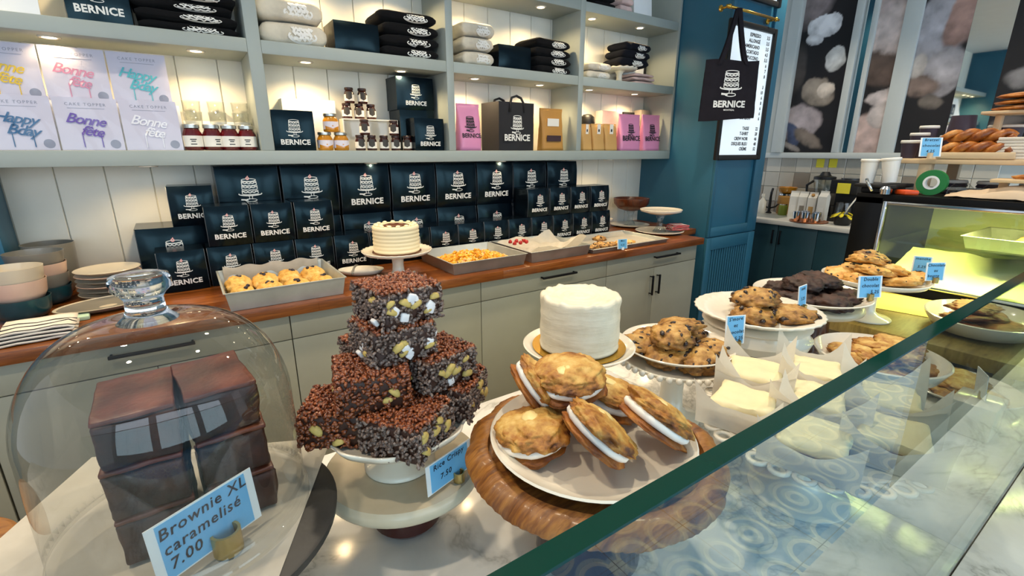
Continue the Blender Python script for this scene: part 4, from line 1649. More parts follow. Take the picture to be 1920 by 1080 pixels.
# ================================================================== on the pillar: menu boards, rail, tote bag
emit('lightbox', '#DCE8EE', .55)
e = empty('menu_board', (3.725, YP - .03, 1.47))
T(e, 'black framed white letter board with coffee prices on the pillar', 'menu board')
w, h = .315, .985
MB().box(-w + .02, w - .02, -.004, .004, .03, h - .03).obj('panel', 'lightbox', e)
moulding(-w, w, 0, h, .004, .04, .03, e, 'black_matte', 'frame_border')
rows = [('ESPRESSO', '3.5'), ('ALLONGÉ', '3.5'), ('AMERICANO', '3.5'), ('CORTADO', '4.5'), ('CAPPUCCINO', '5.5'), ('LATTE', '6'), ('CHOCOLAT CHAUD', '7'), ('MOCHA', '8'), None,
        ('THÉ', '3'), ('CAPPUCCINO', '10'), ('LATTE', '6'), ('MOCHA', '8'), ('LATTE', '6'), ('LATTE', '6'), ('BONBON', '6'), None, ('TASSE', '22'), ('T-SHIRT', '28'), ('CREW NOIR', '46'), ('DISQUES BLEU', '48'), ('CRÈME', '52')]
vz = [63, 79, 92, 104, 117, 131, 143.5, 156, 0, 179, 190, 200, 208, 218, 227, 236, 0, 235.5, 245.5, 256.5, 269, 280]
zs = [h - .085 - .0393 * i for i in range(22)]
for i, r_ in enumerate(rows):
    if r_:
        lettering('menu_line', r_[0], .034, 'print_black', e, (.115, -.006, zs[i]), bold=.0012, align='RIGHT')
        lettering('menu_price', r_[1], .034, 'print_black', e, (.245, -.006, zs[i]), bold=.0012, align='RIGHT')
e = empty('menu_board', (3.72, YP - .03, 2.60))
T(e, 'upper black framed board cut off by the top of the picture', 'menu board')
MB().box(-w + .02, w - .02, -.004, .004, .03, .58).obj('panel', 'lightbox', e)
moulding(-w, w, 0, .6, .004, .04, .03, e, 'black_matte', 'frame_border')

e = empty('brass_rail', (3.62, YP - .09, 2.5))
T(e, 'slim brass rail with brackets on the pillar above the letter board', 'rail')
MB().tube([(-.34, 0, 0), (.34, 0, 0)], .009, 12).obj('bar', 'gold', e, smooth=True)
for s in (-.31, .30):
    b = MB().tube([(s, 0, 0), (s, .07, 0)], .008, 10).obj('bracket', 'gold', e, smooth=True)
    MB().lathe([(.022, 0), (.022, .008), (.012, .014), (.0005, .014)], 20, Matrix.Translation((s, .068, 0)) @ Matrix.Rotation(pi / 2, 4, 'X')).obj('rose', 'gold', b, auto=40)
    MB().ell((s, 0, 0), (.016, .016, .016), 12, 8).obj('knob', 'gold', b, smooth=True)

cloth('tote', '#1F1C22')
c = Vector((3.36, 2.155, 0))
e = empty('tote_bag', (3.37, YP - .125, 1.76), -.50)
T(e, 'black cotton tote bag with white cake logo hanging on the rail', 'bag')
BW, BH = .395, .40


def bagf(a, b, s):
    wd = BW * (1.0 + .07 * (1 - b))
    x = (a - .5) * wd
    return (x, s * (.004 + .022 * sin(pi * a) * (1 - b * .8)) + .006 * fbm((a, b, s), 5), b * BH - .012 * cos(pi * a) * (1 - b) + .006 * sin(pi * a * 2) * b)


m = MB().grid(lambda a, b: bagf(a, b, -1), 18, 18).grid(lambda a, b: bagf(a, b, 1), 18, 18)
m.obj('body', 'tote', e, smooth=True)
for s in (-1, 1):
    MB().grid(lambda a, b: ((-.105 * (1 - b) ** .8 if 0 else -.105 + .1 * b ** .7 * 1.0) + (a - .5) * .03, s * (.014 - .006 * b), BH - .03 + (.36) * b), 2, 12).grid(
        lambda a, b: ((.105 - .1 * b ** .7) + (a - .5) * .03, s * (.016 - .006 * b), BH - .03 + .36 * b), 2, 12).obj('handle', 'tote', e, smooth=True)
lg = cake_logo(.20, .0052).mesh('logo', 'print_white')
for v in lg.vertices:
    v.co.z += .155
    v.co.y = bagf(.5 + v.co.x / BW, v.co.z / BH, -1)[1] - .004
link('logo', lg, e)
tm = text_mesh('BERNICE', .062, .0022).copy()
tm.materials.clear()
tm.materials.append(M['print_white'])
for v in tm.vertices:
    v.co.z += .085
    v.co.y = bagf(.5 + v.co.x / BW, v.co.z / BH, -1)[1] - .004
link('lettering', tm, e)
tm = text_mesh('MONTRÉAL', .016, .0003).copy()
tm.materials.clear()
tm.materials.append(M['print_white'])
for v in tm.vertices:
    v.co.z += .06
    v.co.y = bagf(.5 + v.co.x / BW, v.co.z / BH, -1)[1] - .004
link('small_lettering', tm, e)

# ================================================================== kitchen run along the right wall
plain('teal_dark', '#1F4149', .45, var=.05)
plain('quartz_white', '#DAD6CC', .3, var=.03)
e = empty('kitchen_worktop', (4.83, 1.9, ZC))
T(e, 'white stone worktop of the kitchen run with sink', 'worktop')
MB().box(-.33, .328, -1.3, 1.1, -.04, 0).obj('slab', 'quartz_white', e, bevel=.004)
MB().box(-.2, .12, .42, .78, .0, .002).obj('sink_rim', 'aluminium', e)
for k, (y0, y1) in enumerate(((2.243, 2.98), (1.56, 2.24), (.7, 1.555))):
    c_ = empty('kitchen_cabinet', (4.85, (y0 + y1) / 2, 0))
    T(c_, 'dark teal kitchen base cabinet, %s' % ['nearest the pillar', 'middle of the run', 'half hidden by the black display case'][k], 'cabinet', 'dark teal kitchen cabinets')
    hy = (y1 - y0) / 2
    MB().box(-.30, .30, -hy, hy, .1, ZC - .041).box(-.25, .30, -hy, hy, 0, .1).obj('body', 'teal_dark', c_)
    mid = [0, .0, 0][k]
    for s in (-1, 1):
        a, b = (-hy + .002, mid - .0015) if s < 0 else (mid + .0015, hy - .002)
        d = MB().box(-.322, -.302, a, b, .105, ZC - .045).obj('door', 'teal_dark', c_, bevel=.002)
        if k == 0 and s < 0 or k == 1 and s > 0:
            yy = a + .03 if k == 0 else b - .03
            MB().box(-.354, -.342, yy - .006, yy + .006, .70, .83).box(-.342, -.322, yy - .005, yy + .005, .705, .712).box(-.342, -.322, yy - .005, yy + .005, .818, .825).obj('handle', 'black_metal', d, bevel=.002)
KB = [(1427, 'soap')]


def kpos(u, x, v=398):
    return atX(u, v, x).y


# faucet
y = kpos(1441, 4.98)
e = empty('faucet', (4.98, y, ZC + .0005))
T(e, 'black gooseneck faucet at the kitchen sink', 'faucet')
MB().lathe([(.028, 0), (.028, .01), (.014, .02), (.013, .16), (.0005, .16)], 16).obj('column', 'black_matte', e, auto=40)
MB().tube([(0, 0, .15), (0, 0, .21), (-.02, -.02, .245), (-.06, -.04, .25), (-.09, -.05, .225), (-.095, -.05, .19)], .011, 10).obj('spout', 'black_matte', e, smooth=True)
for s in (-1, 1):
    MB().tube([(0, 0, .05), (0, s * .06, .07), (0, s * .085, .1)], .008, 8).obj('lever', 'black_matte', e, smooth=True)
o = MB().lathe([(.036, 0), (.038, .01), (.038, .12), (.014, .15), (.012, .17), (.018, .172), (.016, .2), (.0005, .2)], 24).obj('soap_bottle', 'white_ceramic', auto=40)
o.location = (4.9, kpos(1427, 4.9), ZC + .0005)
T(o, 'white soap bottle left of the black faucet', 'bottle')
clear_glass('green_glass', (.62, .70, .30), .02, 1.4, .02)
plain('olive_fill', '#7E8C2E', .5)
for k, (u, x, mt, lab, R, h) in enumerate(((1467, 4.93, 'olive_fill', 'squat jar of green olives behind the faucet', .04, .11), (1470, 5.07, 'honey', 'wide amber jar behind the olives', .075, .2))):
    e = empty('storage_jar', (x, kpos(u, x), ZC + .0005))
    T(e, lab, 'jar')
    MB().lathe([(R * .95, 0), (R, .01), (R, h * .86), (R * .85, h * .92), (.0005, h * .93)], 24).obj('body', mt if k == 0 else 'bag_kraft', e, auto=40)
    MB().lathe([(R * .9, h * .93), (R * .92, h), (.0005, h)], 24).obj('lid', 'chrome', e, auto=40)
o = MB().lathe([(.04, 0), (.075, .02), (.09, .065), (.085, .066), (.06, .02), (.0005, .012)], 28).obj('amber_bowl', 'honey', auto=50)
o.location = (5.07, kpos(1470, 5.07), ZC + .202)
T(o, 'amber bowl resting on the wide jar by the kitchen wall', 'bowl')
# milk cartons
plain('carton_white', '#E4E0D6', .5)
for k, (u, x) in enumerate(((1486, 4.86), (1503, 4.86), (1521, 4.84), (1541, 4.80))):
    h = .2 + .02 * (k == 3)
    e = empty('milk_carton', (x, kpos(u, x), ZC + .0005), .3 - .1 * k)
    T(e, 'white gable-top milk carton on the kitchen worktop, %s from the left' % ORD[k], 'carton', 'milk cartons on the kitchen worktop')
    m = MB().box(-.036, .036, -.036, .036, 0, h)
    m._add([(-.036, -.036, h), (.036, -.036, h), (.036, .036, h), (-.036, .036, h), (0, -.036, h + .035), (0, .036, h + .035)], [(0, 1, 4), (1, 2, 5, 4), (2, 3, 5), (3, 0, 4, 5)])
    m.obj('body', 'carton_white', e)
    MB().box(-.002, .002, -.036, .036, h + .03, h + .05).obj('gable', 'carton_white', e)
    MB().box(-.0368, -.0362, -.02, .02, .05, .12).obj('printed_panel', ['label_cream', 'tile_taupe', 'bag_kraft_light', 'label_cream'][k], e)
    if k == 2:
        MB().lathe([(.014, 0), (.014, .014), (.0005, .014)], 16, Matrix.Translation((-.016, 0, h + .02)) @ Matrix.Rotation(-.8, 4, 'Y')).obj('cap', 'orange_plastic' if 'orange_plastic' in M else 'bag_kraft', e)
# water tower / filter jug and black coffee machine
e = empty('blender', (5.03, kpos(1536, 5.03, 395), ZC + .0005))
T(e, 'black blender with clear jar against the kitchen tiles', 'blender')
MB().lathe([(.09, 0), (.095, .02), (.085, .12), (.06, .16), (.0005, .16)], 24).obj('base', 'black_matte', e, auto=40)
MB().lathe([(.06, .16), (.09, .36), (.088, .36), (.055, .17)], 24).obj('jar', 'acrylic', e, auto=40)
MB().lathe([(.092, .36), (.092, .385), (.05, .395), (.03, .43), (.0005, .43)], 24).obj('lid', 'black_matte', e, auto=40)
MB().tube([(0, .07, .2), (0, .14, .21), (0, .15, .3), (0, .09, .345)], .012, 8).obj('handle', 'black_matte', e, smooth=True)
plain('note_yellow', '#E8D93A', .7)
e = empty('coffee_machine', (4.96, kpos(1584, 4.96, 395), ZC + .0005))
T(e, 'black filter coffee machine with a yellow note on its front', 'coffee machine')
MB().box(-.12, .14, -.11, .11, 0, .04).box(.02, .14, -.11, .11, .04, .28).box(-.12, .14, -.11, .11, .25, .37).obj('body', 'black_matte', e, bevel=.008)
MB().box(-.122, -.1205, -.055, .05, .255, .345).obj('sticky_note', 'note_yellow', e)
MB().lathe([(.07, .042), (.075, .06), (.06, .17), (.04, .18), (.0005, .18)], 20, Matrix.Translation((-.045, 0, 0))).obj('carafe', 'acrylic', e, auto=40)
MB().lathe([(.07, .37), (.075, .385), (.0005, .395)], 20).obj('lid', 'chrome', e, auto=40)
for k, (u, v) in enumerate(((1538, 306), (1562, 306))):
    p = atX(u, v, XK - .003)
    o = MB().box(XK - .003, XK - .001, p.y - .035, p.y + .035, p.z - .04, p.z + .04).obj('sticky_note', 'note_yellow')
    T(o, 'yellow sticky note on the kitchen tiles, %s one' % ['left', 'right'][k], 'note', 'sticky notes on the tiles')
# steel cups on a copper tray
plain('copper', '#B4714A', .35, .8)
p = atZ(1535, 413, ZC)
p.x = 4.64
e = empty('serving_tray', (p.x, p.y, ZC + .0005), .3)
T(e, 'round copper coloured tray under the steel cups', 'tray')
MB().lathe([(.14, 0), (.15, .003), (.155, .012), (.152, .012), (.145, .006), (.0005, .005)], 36).obj('tray', 'copper' if 'copper' in M else 'gold', e, auto=50)
_cm = MB().lathe([(.03, 0), (.032, .004), (.034, .085), (.032, .085), (.029, .006), (.0005, .006)], 20).mesh('steel_cup', 'chrome')
_cm.polygons.foreach_set('use_smooth', [True] * len(_cm.polygons))
_cm.set_sharp_from_angle(angle=.7)
for k, (dx, dy) in enumerate(((-.06, .08), (-.07, .0), (-.06, -.08), (.03, .05), (.03, -.05))):
    o = link('steel_cup', _cm)
    o.location = (p.x + dx, p.y + dy, ZC + .0062)
    T(o, 'polished steel cup on the copper tray, %s' % ['front left', 'front middle', 'front right', 'rear left', 'rear right'][k], 'cup', 'steel cups on the tray')
# yellow flowers in a dark pot
p = atZ(1583, 421, ZC)
p.x = min(p.x, 4.68)
e = empty('flower_pot', (p.x, p.y, ZC + .0005))
T(e, 'yellow flowers in a dark pot beside the black display case', 'flowers')
MB().lathe([(.05, 0), (.06, .01), (.07, .08), (.065, .08), (.05, .02), (.0005, .02)], 20).obj('pot', 'black_matte', e, auto=40)
plain('petal_yellow', '#E6CF1C', .6)
for k in range(12):
    a = k * 2.4
    r = .02 + .05 * (k / 12) ** .7
    R_ = Matrix.Translation((r * cos(a), r * sin(a), .09 + .015 * sin(k * 1.7))) @ Matrix.Rotation(a, 4, 'Z') @ Matrix.Rotation(.5, 4, 'Y')
    MB().ell((.02, 0, 0), (.032, .016, .006), 8, 5, R_).obj('petal', 'petal_yellow', e, smooth=True)
MB().tube([(0, 0, .08), (.01, -.03, .16), (.02, -.08, .26)], .006, 6).obj('stalk', 'white_ceramic', e, smooth=True)

# ================================================================== black refrigerated display case
XC = 2.34
e = empty('display_case', (XC, .3, 0))
T(e, 'black glass-fronted display case with yellow lit shelves', 'display case')
plain('case_black', '#060607', .35, var=.1, spec=.25)
plain('case_inner', '#B9BE96', .4)
y0, y1 = -.62, .56   # local, around y=.3
MB().box(0, .7, y0, y1, 0, 1.02).box(0, .7, .46, y1, 1.02, 1.36).box(.66, .7, y0, .46, 1.02, 1.36).box(0, .7, y0, y0 + .04, 1.02, 1.36).box(.06, .7, y0, y1, 1.36, 1.372).box(0, .06, y0, y1, 1.33, 1.372).obj('cabinet', 'case_black', e, bevel=.004)
MB().box(.005, .66, y0 + .04, .46, 1.02, 1.024).obj('case_floor', 'case_inner', e)
MB().box(.645, .66, y0 + .04, .46, 1.024, 1.36).obj('back_panel', 'case_inner', e)
m = MB()
m.box(-.006, .008, .445, .459, 1.02, 1.345).box(-.006, .008, y0 + .03, .445, 1.331, 1.345).box(-.006, .008, y0 + .03, .445, 1.02, 1.03)
m.obj('chrome_frame', 'chrome', e, bevel=.002)
MB().box(0, .004, y0 + .04, .445, 1.03, 1.331).obj('front_glass', 'glass_pane', e)
emit('case_strip', '#FFF08A', 6)
MB().box(.03, .06, y0 + .06, .44, 1.346, 1.354).obj('light_strip', 'case_strip', e)
L = bpy.data.lights.new('case_lamp', 'AREA')
L.shape = 'RECTANGLE'
L.size, L.size_y, L.energy, L.color = .06, .9, 17, (1.0, .90, .26)
lo = bpy.data.objects.new('case_lamp', L)
COL.objects.link(lo)
lo.parent = e
lo.location = (.1, -.08, 1.34)
clear_glass('glass_shelf', (.9, .95, .9), .0, 1.5)
MB().box(.1, .63, y0 + .05, .45, 1.17, 1.178).obj('glass_shelf', 'glass_shelf', e)
# tray of wrapped sandwiches inside
tr = pan(XC + .12, XC + .5, .02, .52, 1.1785, .045, 'grey metal tray of sandwiches inside the display case', cat='tray', name='sandwich_tray')
plain('wrap_paper', '#E6DDB8', .6)
plain('bread_crust', '#B77A3C', .6, var=.2, vscale=30, bump=.3)
for k in range(3):
    o = link('sandwich', lump(.05, .12, .07, 20 + k, 'bread_crust', 'sandwich', .12, 8, 3))
    o.location = (XC + .20 + .11 * k, .27, 1.1825)
    T(o, 'long filled sandwich in the display case tray, %s' % ['front', 'middle', 'rear'][k], 'sandwich', 'sandwiches in the display case')
o = MB().grid(lambda a, b: (XC + .03 + .3 * b, .30 + .42 * a, 1.026 + .10 * b + .012 * fbm((a, b, 0), 4)), 14, 10).obj('wrapping_sheet', 'wrap_paper', smooth=True)
T(o, 'sheet of pale paper sloping on the floor of the display case', 'paper')

# ---- on top of the display case
ZT = 1.3725
plain('cup_purple', '#3A2E3E', .5, var=.05)
plain('cup_white', '#E9E6DF', .45)
plain('orange_plastic', '#E2521C', .35)
plain('green_tape', '#1E7A3C', .4)
plain('cardboard', '#B98A55', .7, var=.06)
plain('board_pale', '#DEC29A', .5, var=.06, vscale=12)
plain('napkin', '#E9E1D3', .8, var=.03, bump=.2)
plain('kraft_sheet', '#CDB69A', .6, var=.05)


def cup_mesh(R, h, mat, rim):
    a = MB().lathe([(R * .72, 0), (R * .98, h), (R * .93, h), (R * .68, .004), (.0005, .004)], 28).mesh('sleeve', mat)
    a.polygons.foreach_set('use_smooth', [True] * len(a.polygons))
    a.set_sharp_from_angle(angle=.7)
    b = MB().lathe([(R * .955, h - .006), (R * 1.05, h - .005), (R * 1.06, h + .002), (R, h + .006), (R * .93, h + .002)], 28, close=True).mesh('rim', rim, True)
    return a, b


CUPS = cup_mesh(.033, .072, 'cup_purple', 'cup_white')
CUPM = cup_mesh(.035, .10, 'cup_purple', 'cup_white')
CUPW = cup_mesh(.033, .092, 'cup_white', 'cup_white')


def cup(ms, x, y, z, label, group, flip=False, tilt=(0, 0)):
    h = max(v.co.z for v in ms[1].vertices)
    e = empty('paper_cup', (x, y, z + (h if flip else 0)), rot=(tilt[0] + (pi if flip else 0), tilt[1], 0))
    T(e, label, 'cup', group)
    link('sleeve', ms[0], e)
    link('rim', ms[1], e)
    return e


GC = 'purple paper cups on the display case'
# two-tier pale board stand
e = empty('tiered_board', (2.66, .36, ZT))
T(e, 'pale wooden tier board on posts over the display case', 'board')
MB().box(-.20, .22, -.55, .44, .118, .138).obj('board', 'board_pale', e, bevel=.004)
for sx in (-.17, .19):
    for sy in (-.5, .33):
        MB().box(sx - .02, sx + .02, sy - .02, sy + .02, 0, .118).obj('post', 'board_pale', e, bevel=.002)
ZU = ZT + .1385
for k, (x, y, R, h, lab) in enumerate(((2.50, .762, .032, .065, 'short purple cup at the front of the cup cluster'), (2.57, .758, .032, .095, 'purple cup at the left of the cup cluster'), (2.64, .752, .032, .125, 'tallest purple cup in the middle of the cup cluster'),
                                       (2.65, .680, .032, .085, 'purple cup at the right of the cup cluster'))):
    cup(cup_mesh(R, h, 'cup_purple', 'cup_white'), x, y, ZU, lab, GC)
cup(cup_mesh(.056, .165, 'cup_purple', 'cup_white'), 2.75, atX(1803, 240, 2.75).y, ZU + .0, 'extra large purple cup behind the twisted pastries', GC, True)
cup(cup_mesh(.055, .125, 'cup_purple', 'cup_white'), 2.80, atX(1888, 240, 2.80).y, ZU + .0, 'large purple cup behind the napkin stack', GC)
for k, (u, x, tl) in enumerate(((1629, 2.40, (0, 0)), (1672, 2.40, (-.10, .0)))):
    yy = atX(u, 320, x).y
    cup(CUPW, x, yy, ZT + (.037, .043)[k], 'white paper cup on the machine plate, %s one' % ['left', 'right'][k], 'white paper cups', False, tl)
# low black machine plate with chrome fittings under the white cups
e = empty('tamping_station', (2.44, .80, ZT))
T(e, 'low black espresso tamping station with chrome fittings', 'coffee gear')
MB().box(-.09, .10, -.07, .08, .022, .036).box(-.07, .08, -.05, .06, 0, .022).obj('plate', 'black_matte', e, bevel=.004)
MB().tube([(-.08, .03, .03), (-.11, .03, .055), (-.12, .02, .04), (-.12, .0, .01)], .006, 8).obj('hook', 'chrome', e, smooth=True)
MB().lathe([(.02, 0), (.022, .02), (.012, .03), (.0005, .03)], 16, Matrix.Translation((-.1, -.04, 0))).obj('knob', 'chrome', e, auto=40)
o = MB().lathe([(.055, 0), (.06, .008), (.055, .018), (.0005, .02)], 4, None, None).obj('orange_pack', 'orange_plastic', bevel=.004)
o.scale = (.32, .7, 1)
o.rotation_euler = (0, 0, 0)
o.location = (2.372, atX(1700, 360, 2.372).y, ZT + .0005)
T(o, 'flat orange plastic pack at the front of the display case top', 'pack')
yt = atX(1747, 346, 2.412).y
e = empty('tape_roll', (2.412, yt, ZT + .049), rot=(0, radians(90), 0))
T(e, 'green roll of tape standing on the display case', 'tape')
MB().lathe([(.022, -.012), (.048, -.012), (.048, .012), (.022, .012)], 40, close=True).obj('roll', 'green_tape', e, auto=40)
MB().lathe([(.019, -.013), (.026, -.013), (.026, .013), (.019, .013)], 32, close=True).obj('core', 'card_white', e, auto=40)
# clear plastic domed lids
for k, u in enumerate((1768, 1812)):
    o = MB().lathe([(.04, 0), (.042, .004), (.035, .03), (.02, .045), (.0005, .047)], 24).obj('dome_lid', 'acrylic', smooth=True)
    o.location = (2.52, (.575, .48)[k], ZT + .0005)
    T(o, 'clear plastic domed lid under the tier board, %s' % ['left', 'right'][k], 'lid', 'clear domed lids')
for k, u in enumerate((1700, 1836, 1870)):
    for j in range(4):
        o = MB().lathe([(.046, 0), (.048, .003), (.044, .012), (.0005, .013)], 24).obj('cup_lid', 'cup_white' if j % 2 else 'cup_purple', auto=40)
        o.location = (2.63, (.63, .51, .39)[k], ZT + .0135 * j + .0005)
        T(o, 'flat cup lid in the %s lid pile, %s from the bottom' % (['left', 'middle', 'right'][k], ORD[j]), 'lid', 'flat cup lids under the tier board')
# kraft wrapping sheets drooping at the front
m = MB().grid(lambda a, b: (2.355 + .10 * b + .004 * sin(9 * a), .16 + .42 * a, ZT + .004 + .05 * max(0, 1 - abs(2 * a - 1.1)) * (1 - abs(2 * b - 1)) ** .5 + .012 * abs(fbm((a, b, 2), 4))), 24, 14)
o = m.obj('wrapping_paper', 'kraft_sheet', smooth=True)
T(o, 'crumpled beige wrapping paper along the front of the case top', 'paper')
# pale tray with twisted pastries, sign, napkins, breads
ty = atX(1790, 285, 2.55).y
e = empty('pastry_tray', (2.53, ty - .03, ZU))
T(e, 'pale shallow wooden tray holding twisted pastries', 'tray')
MB().box(-.07, .07, -.16, .06, 0, .012).box(-.075, -.068, -.16, .06, 0, .024).box(.068, .075, -.16, .06, 0, .024).obj('tray', 'board_pale', e, bevel=.003)
t = NT('baked')
vec = t.coord()
n1 = t.noise(vec, 22, 4)
t.base(t.ramp(n1.outputs[0], [(.35, '#6E3209'), (.5, '#A8601D'), (.65, '#C98A42')]))
t.b.inputs['Roughness'].default_value = .4
t.bump(t.noise(vec, 60, 3).outputs[0], .4, .004)


def twist(L, r, seed):
    m = MB()
    for s in (0, pi):
        m.tube([(.6 * r * cos(s + q * .55), -L / 2 + L * q / 24, r + .5 * r * sin(s + q * .55)) for q in range(25)], [r * (.45 + .3 * sin(pi * q / 24)) for q in range(25)], 8)
    return m.mesh('twisted_pastry', 'baked', True)


for k in range(4):
    o = link('twisted_pastry', twist(.20, .024, k))
    o.location = (2.488 + .042 * k if k < 3 else 2.515, ty - .075 + .003 * k, ZU + .0125 + (0 if k < 3 else .046))
    o.rotation_euler = (0, 0, .03 * k)
    T(o, 'golden twisted pastry on the pale tray, %s' % ['front one', 'middle one', 'rear one', 'one lying on top'][k], 'pastry', 'twisted pastries on the pale tray')


def price_tag(name, x, y, z, w, h, rz, lines, label, size, tilt=.12, clip='brass_dull', frame=True, cr=.009, ch=.022, clipx=.0):
    e = empty(name, (x, y, z), rz)
    T(e, label, 'price tag')
    MB().lathe([(cr, 0), (cr, ch), (cr * .8, ch), (cr * .8, .003), (.0005, .003)], 24, Matrix.Translation((clipx, -.004, 0))).obj('holder', clip, e, auto=40)
    c = empty('card', (0, 0, ch * .35))
    c.parent = e
    c.rotation_euler = (-tilt, 0, 0)
    MB().box(-w / 2, w / 2, 0, .0015, 0, h).obj('sheet', 'card_white', c)
    MB().box(-w * .42, w * .42, -.0006, 0, .002, h - .002).obj('blue_field', 'card_blue', c)
    n = len(lines)
    for i, (tx, dx, rr) in enumerate(lines):
        lettering('handwriting', tx, size, 'ink', c, (dx * w, -.0012, h - size * 1.0 - i * (h - size * .6) / n), (0, radians(rr), 0), bold=size * .012, shear=.15, spacing=1.1)
    return e


price_tag('price_sign', 2.435, atX(1752, 280, 2.435).y + .01, ZU, .068, .075, -1.05, [('Bretzel', 0, 0), ('chocolat', 0, 0), ('4.25', 0, 0)], 'blue price sign in front of the twisted pastries on the tier board', .014, .3, 'board_pale')
for j in range(7):
    o = MB().box(-.07, .07, -.075, .075, 0, .0105).obj('napkin_pile', 'napkin', bevel=.003)
    o.location = (2.54 + rnd.uniform(-.002, .002), atX(1905, 275, 2.54).y - .035, ZU + .011 * j)
    o.rotation_euler = (0, 0, rnd.uniform(-.03, .03))
    T(o, 'white napkin bundle, %s from the bottom of the stack' % ORD[j], 'napkins', 'stacked white napkins')
# breads hanging over the right edge, below and above the tier board
for k, (x, z, lab) in enumerate(((2.40, ZT + .07, 'long thin bread under the tier board at the right edge'),)):
    pass
e = empty('bread_board', (2.40, .30, ZT + .06))
MB().box(-.03, .09, -.35, .17, 0, .012).obj('board', 'board_pale', e, bevel=.003)
for sy in (-.3, .15):
    MB().box(.065, .085, sy - .012, sy + .012, -.06, 0).obj('foot', 'board_pale', e)
T(e, 'narrow raised bread board at the right of the case top', 'board')
for k in range(2):
    o = link('flat_bread', lump(.03, .24, .024, 50 + k, 'baked', 'flat_bread', .08, 6, 4))
    o.location = (2.40 + .06 * k, .19, ZT + .0725)
    T(o, 'long braided bread on the narrow board, %s' % ['front', 'rear'][k], 'bread', 'breads on the narrow board')
rb = MB().box(-.09, .09, -.35, .10, 0, .012).box(-.08, .08, -.34, -.32, -.165, 0).box(-.02, .02, .05, .07, -.165, 0).obj('bread_rack', 'board_pale', bevel=.003)
rb.location = (2.72, .50, ZU + .1655)
T(rb, 'upper pale bread rack at the right edge of the picture', 'rack')
for k in range(3):
    o = link('flat_bread', lump(.10, .20, .026, 60 + k, 'baked', 'flat_bread', .06, 6, 4))
    o.location = (2.70, .385, ZU + .178 + .022 * k)
    T(o, 'flat brown bread on the upper rack, %s one' % ['bottom', 'middle', 'top'][k], 'bread', 'flat breads on the upper rack')

# ================================================================== marble display counter
t = NT('marble')
vec = t.coord()
n1 = t.noise(vec, 2.2, 6, .6, 1.8)
n2 = t.noise(vec, 9, 5, .6, .6)
v1 = t.math('ABSOLUTE', t.math('SUBTRACT', n1.outputs[0], .5))
col = t.ramp(v1, [(0.0, '#B9B6AE'), (.012, '#D2CFC8'), (.05, '#E4E1DA'), (.3, '#E8E5DE')])
mx = t.add('ShaderNodeMix', data_type='RGBA', blend_type='MULTIPLY')
mx.inputs[0].default_value = .25
t.link(col, mx.inputs[6])
t.link(t.ramp(n2.outputs[0], [(.35, '#D5D0C6'), (.6, '#FFFFFF')]), mx.inputs[7])
t.base(mx.outputs[2])
t.b.inputs['Roughness'].default_value = .12
GY = .098
e = empty('display_counter', (.6, .5, 0))
T(e, 'white marble display counter in front of the camera', 'counter')
for k, (a, b) in enumerate(((-1.3, .95), (.95, 2.335))):
    MB().box(a - .6, b - .6, GY - .5, .44, ZC - .03, ZC).obj('marble_top', 'marble', e, bevel=.002)
MB().box(-1.9, 1.735, -.53, GY - .502, ZC - .03, ZC).obj('front_ledge', 'marble', e, bevel=.002)
MB().box(-1.88, 1.72, -.5, .42, 0, ZC - .03).obj('base', 'white_trim', e)
gl = empty('glass_screen', (.6, GY + .005, ZC))
T(gl, 'upright clear glass screen with green polished edge along the counter', 'glass screen')
ZG = EYE - .136
MB().box(-1.6, 1.72, -.005, .005, .001, ZG - ZC - .0015).obj('pane', 'glass_pane', gl)
t = NT('glass_edge')
t.b.inputs['Base Color'].default_value = lin('#03362C')
t.b.inputs['Roughness'].default_value = .08
t.b.inputs['Specular IOR Level'].default_value = .35
MB().box(-1.6, 1.72, -.005, .005, ZG - ZC - .0015, ZG - ZC).obj('polished_edge', 'glass_edge', gl)

# ---------------------------------------------------------------- brownies under a cloche
DX, DY, DZ = -.058, .66, 1.078
plain('slate', '#2A2826', .5, var=.15, vscale=8, bump=.2)
e = empty('slate_stand', (DX, DY - .015, ZC))
T(e, 'dark round slate stand under the glass cloche', 'cake stand')
MB().lathe([(.085, 0), (.085, .01), (.03, .03), (.028, DZ - ZC - .05), (.07, DZ - ZC - .03), (.07, DZ - ZC - .0235), (.0005, DZ - ZC - .0235)], 32).obj('foot', 'slate', e, auto=40)
MB().lathe([(.150, DZ - ZC - .023), (.172, DZ - ZC - .016), (.174, DZ - ZC - .004), (.17, DZ - ZC - .0012), (.0005, DZ - ZC - .0012)], 64).obj('disc', 'slate', e, auto=40)
pa = atan2(-.243, -.117)
o = MB().grid(lambda a, b: (-.36 * a, -.36 * b, .0008 + .0012 * fbm((a, b, 1), 3)), 14, 14).obj('paper_square', 'parchment', smooth=True)
o.location = (.138, .742, DZ)
o.rotation_euler = (0, 0, -.45)
T(o, 'white paper square lying on the slate stand under the cloche', 'paper')
t = NT('brownie')
vec = t.coord()
n1 = t.noise(vec, 18, 5, .6)
n2 = t.noise(vec, 110, 3)
t.base(t.ramp(n1.outputs[0], [(.35, '#1C0B06'), (.52, '#34170C'), (.68, '#4E2615')]))
t.b.inputs['Roughness'].default_value = .5
t.bump(t.math('ADD', n1.outputs[0], t.math('MULTIPLY', n2.outputs[0], .4)), .5, .004)
t = NT('brownie_crust')
vec = t.coord()
n1 = t.noise(vec, 14, 5, .6)
n2 = t.noise(vec, 70, 3)
t.base(t.ramp(n1.outputs[0], [(.35, '#431B10'), (.55, '#6C3422'), (.7, '#8A4F3C')]))
t.b.inputs['Roughness'].default_value = .35
t.bump(n2.outputs[0], .3, .003)


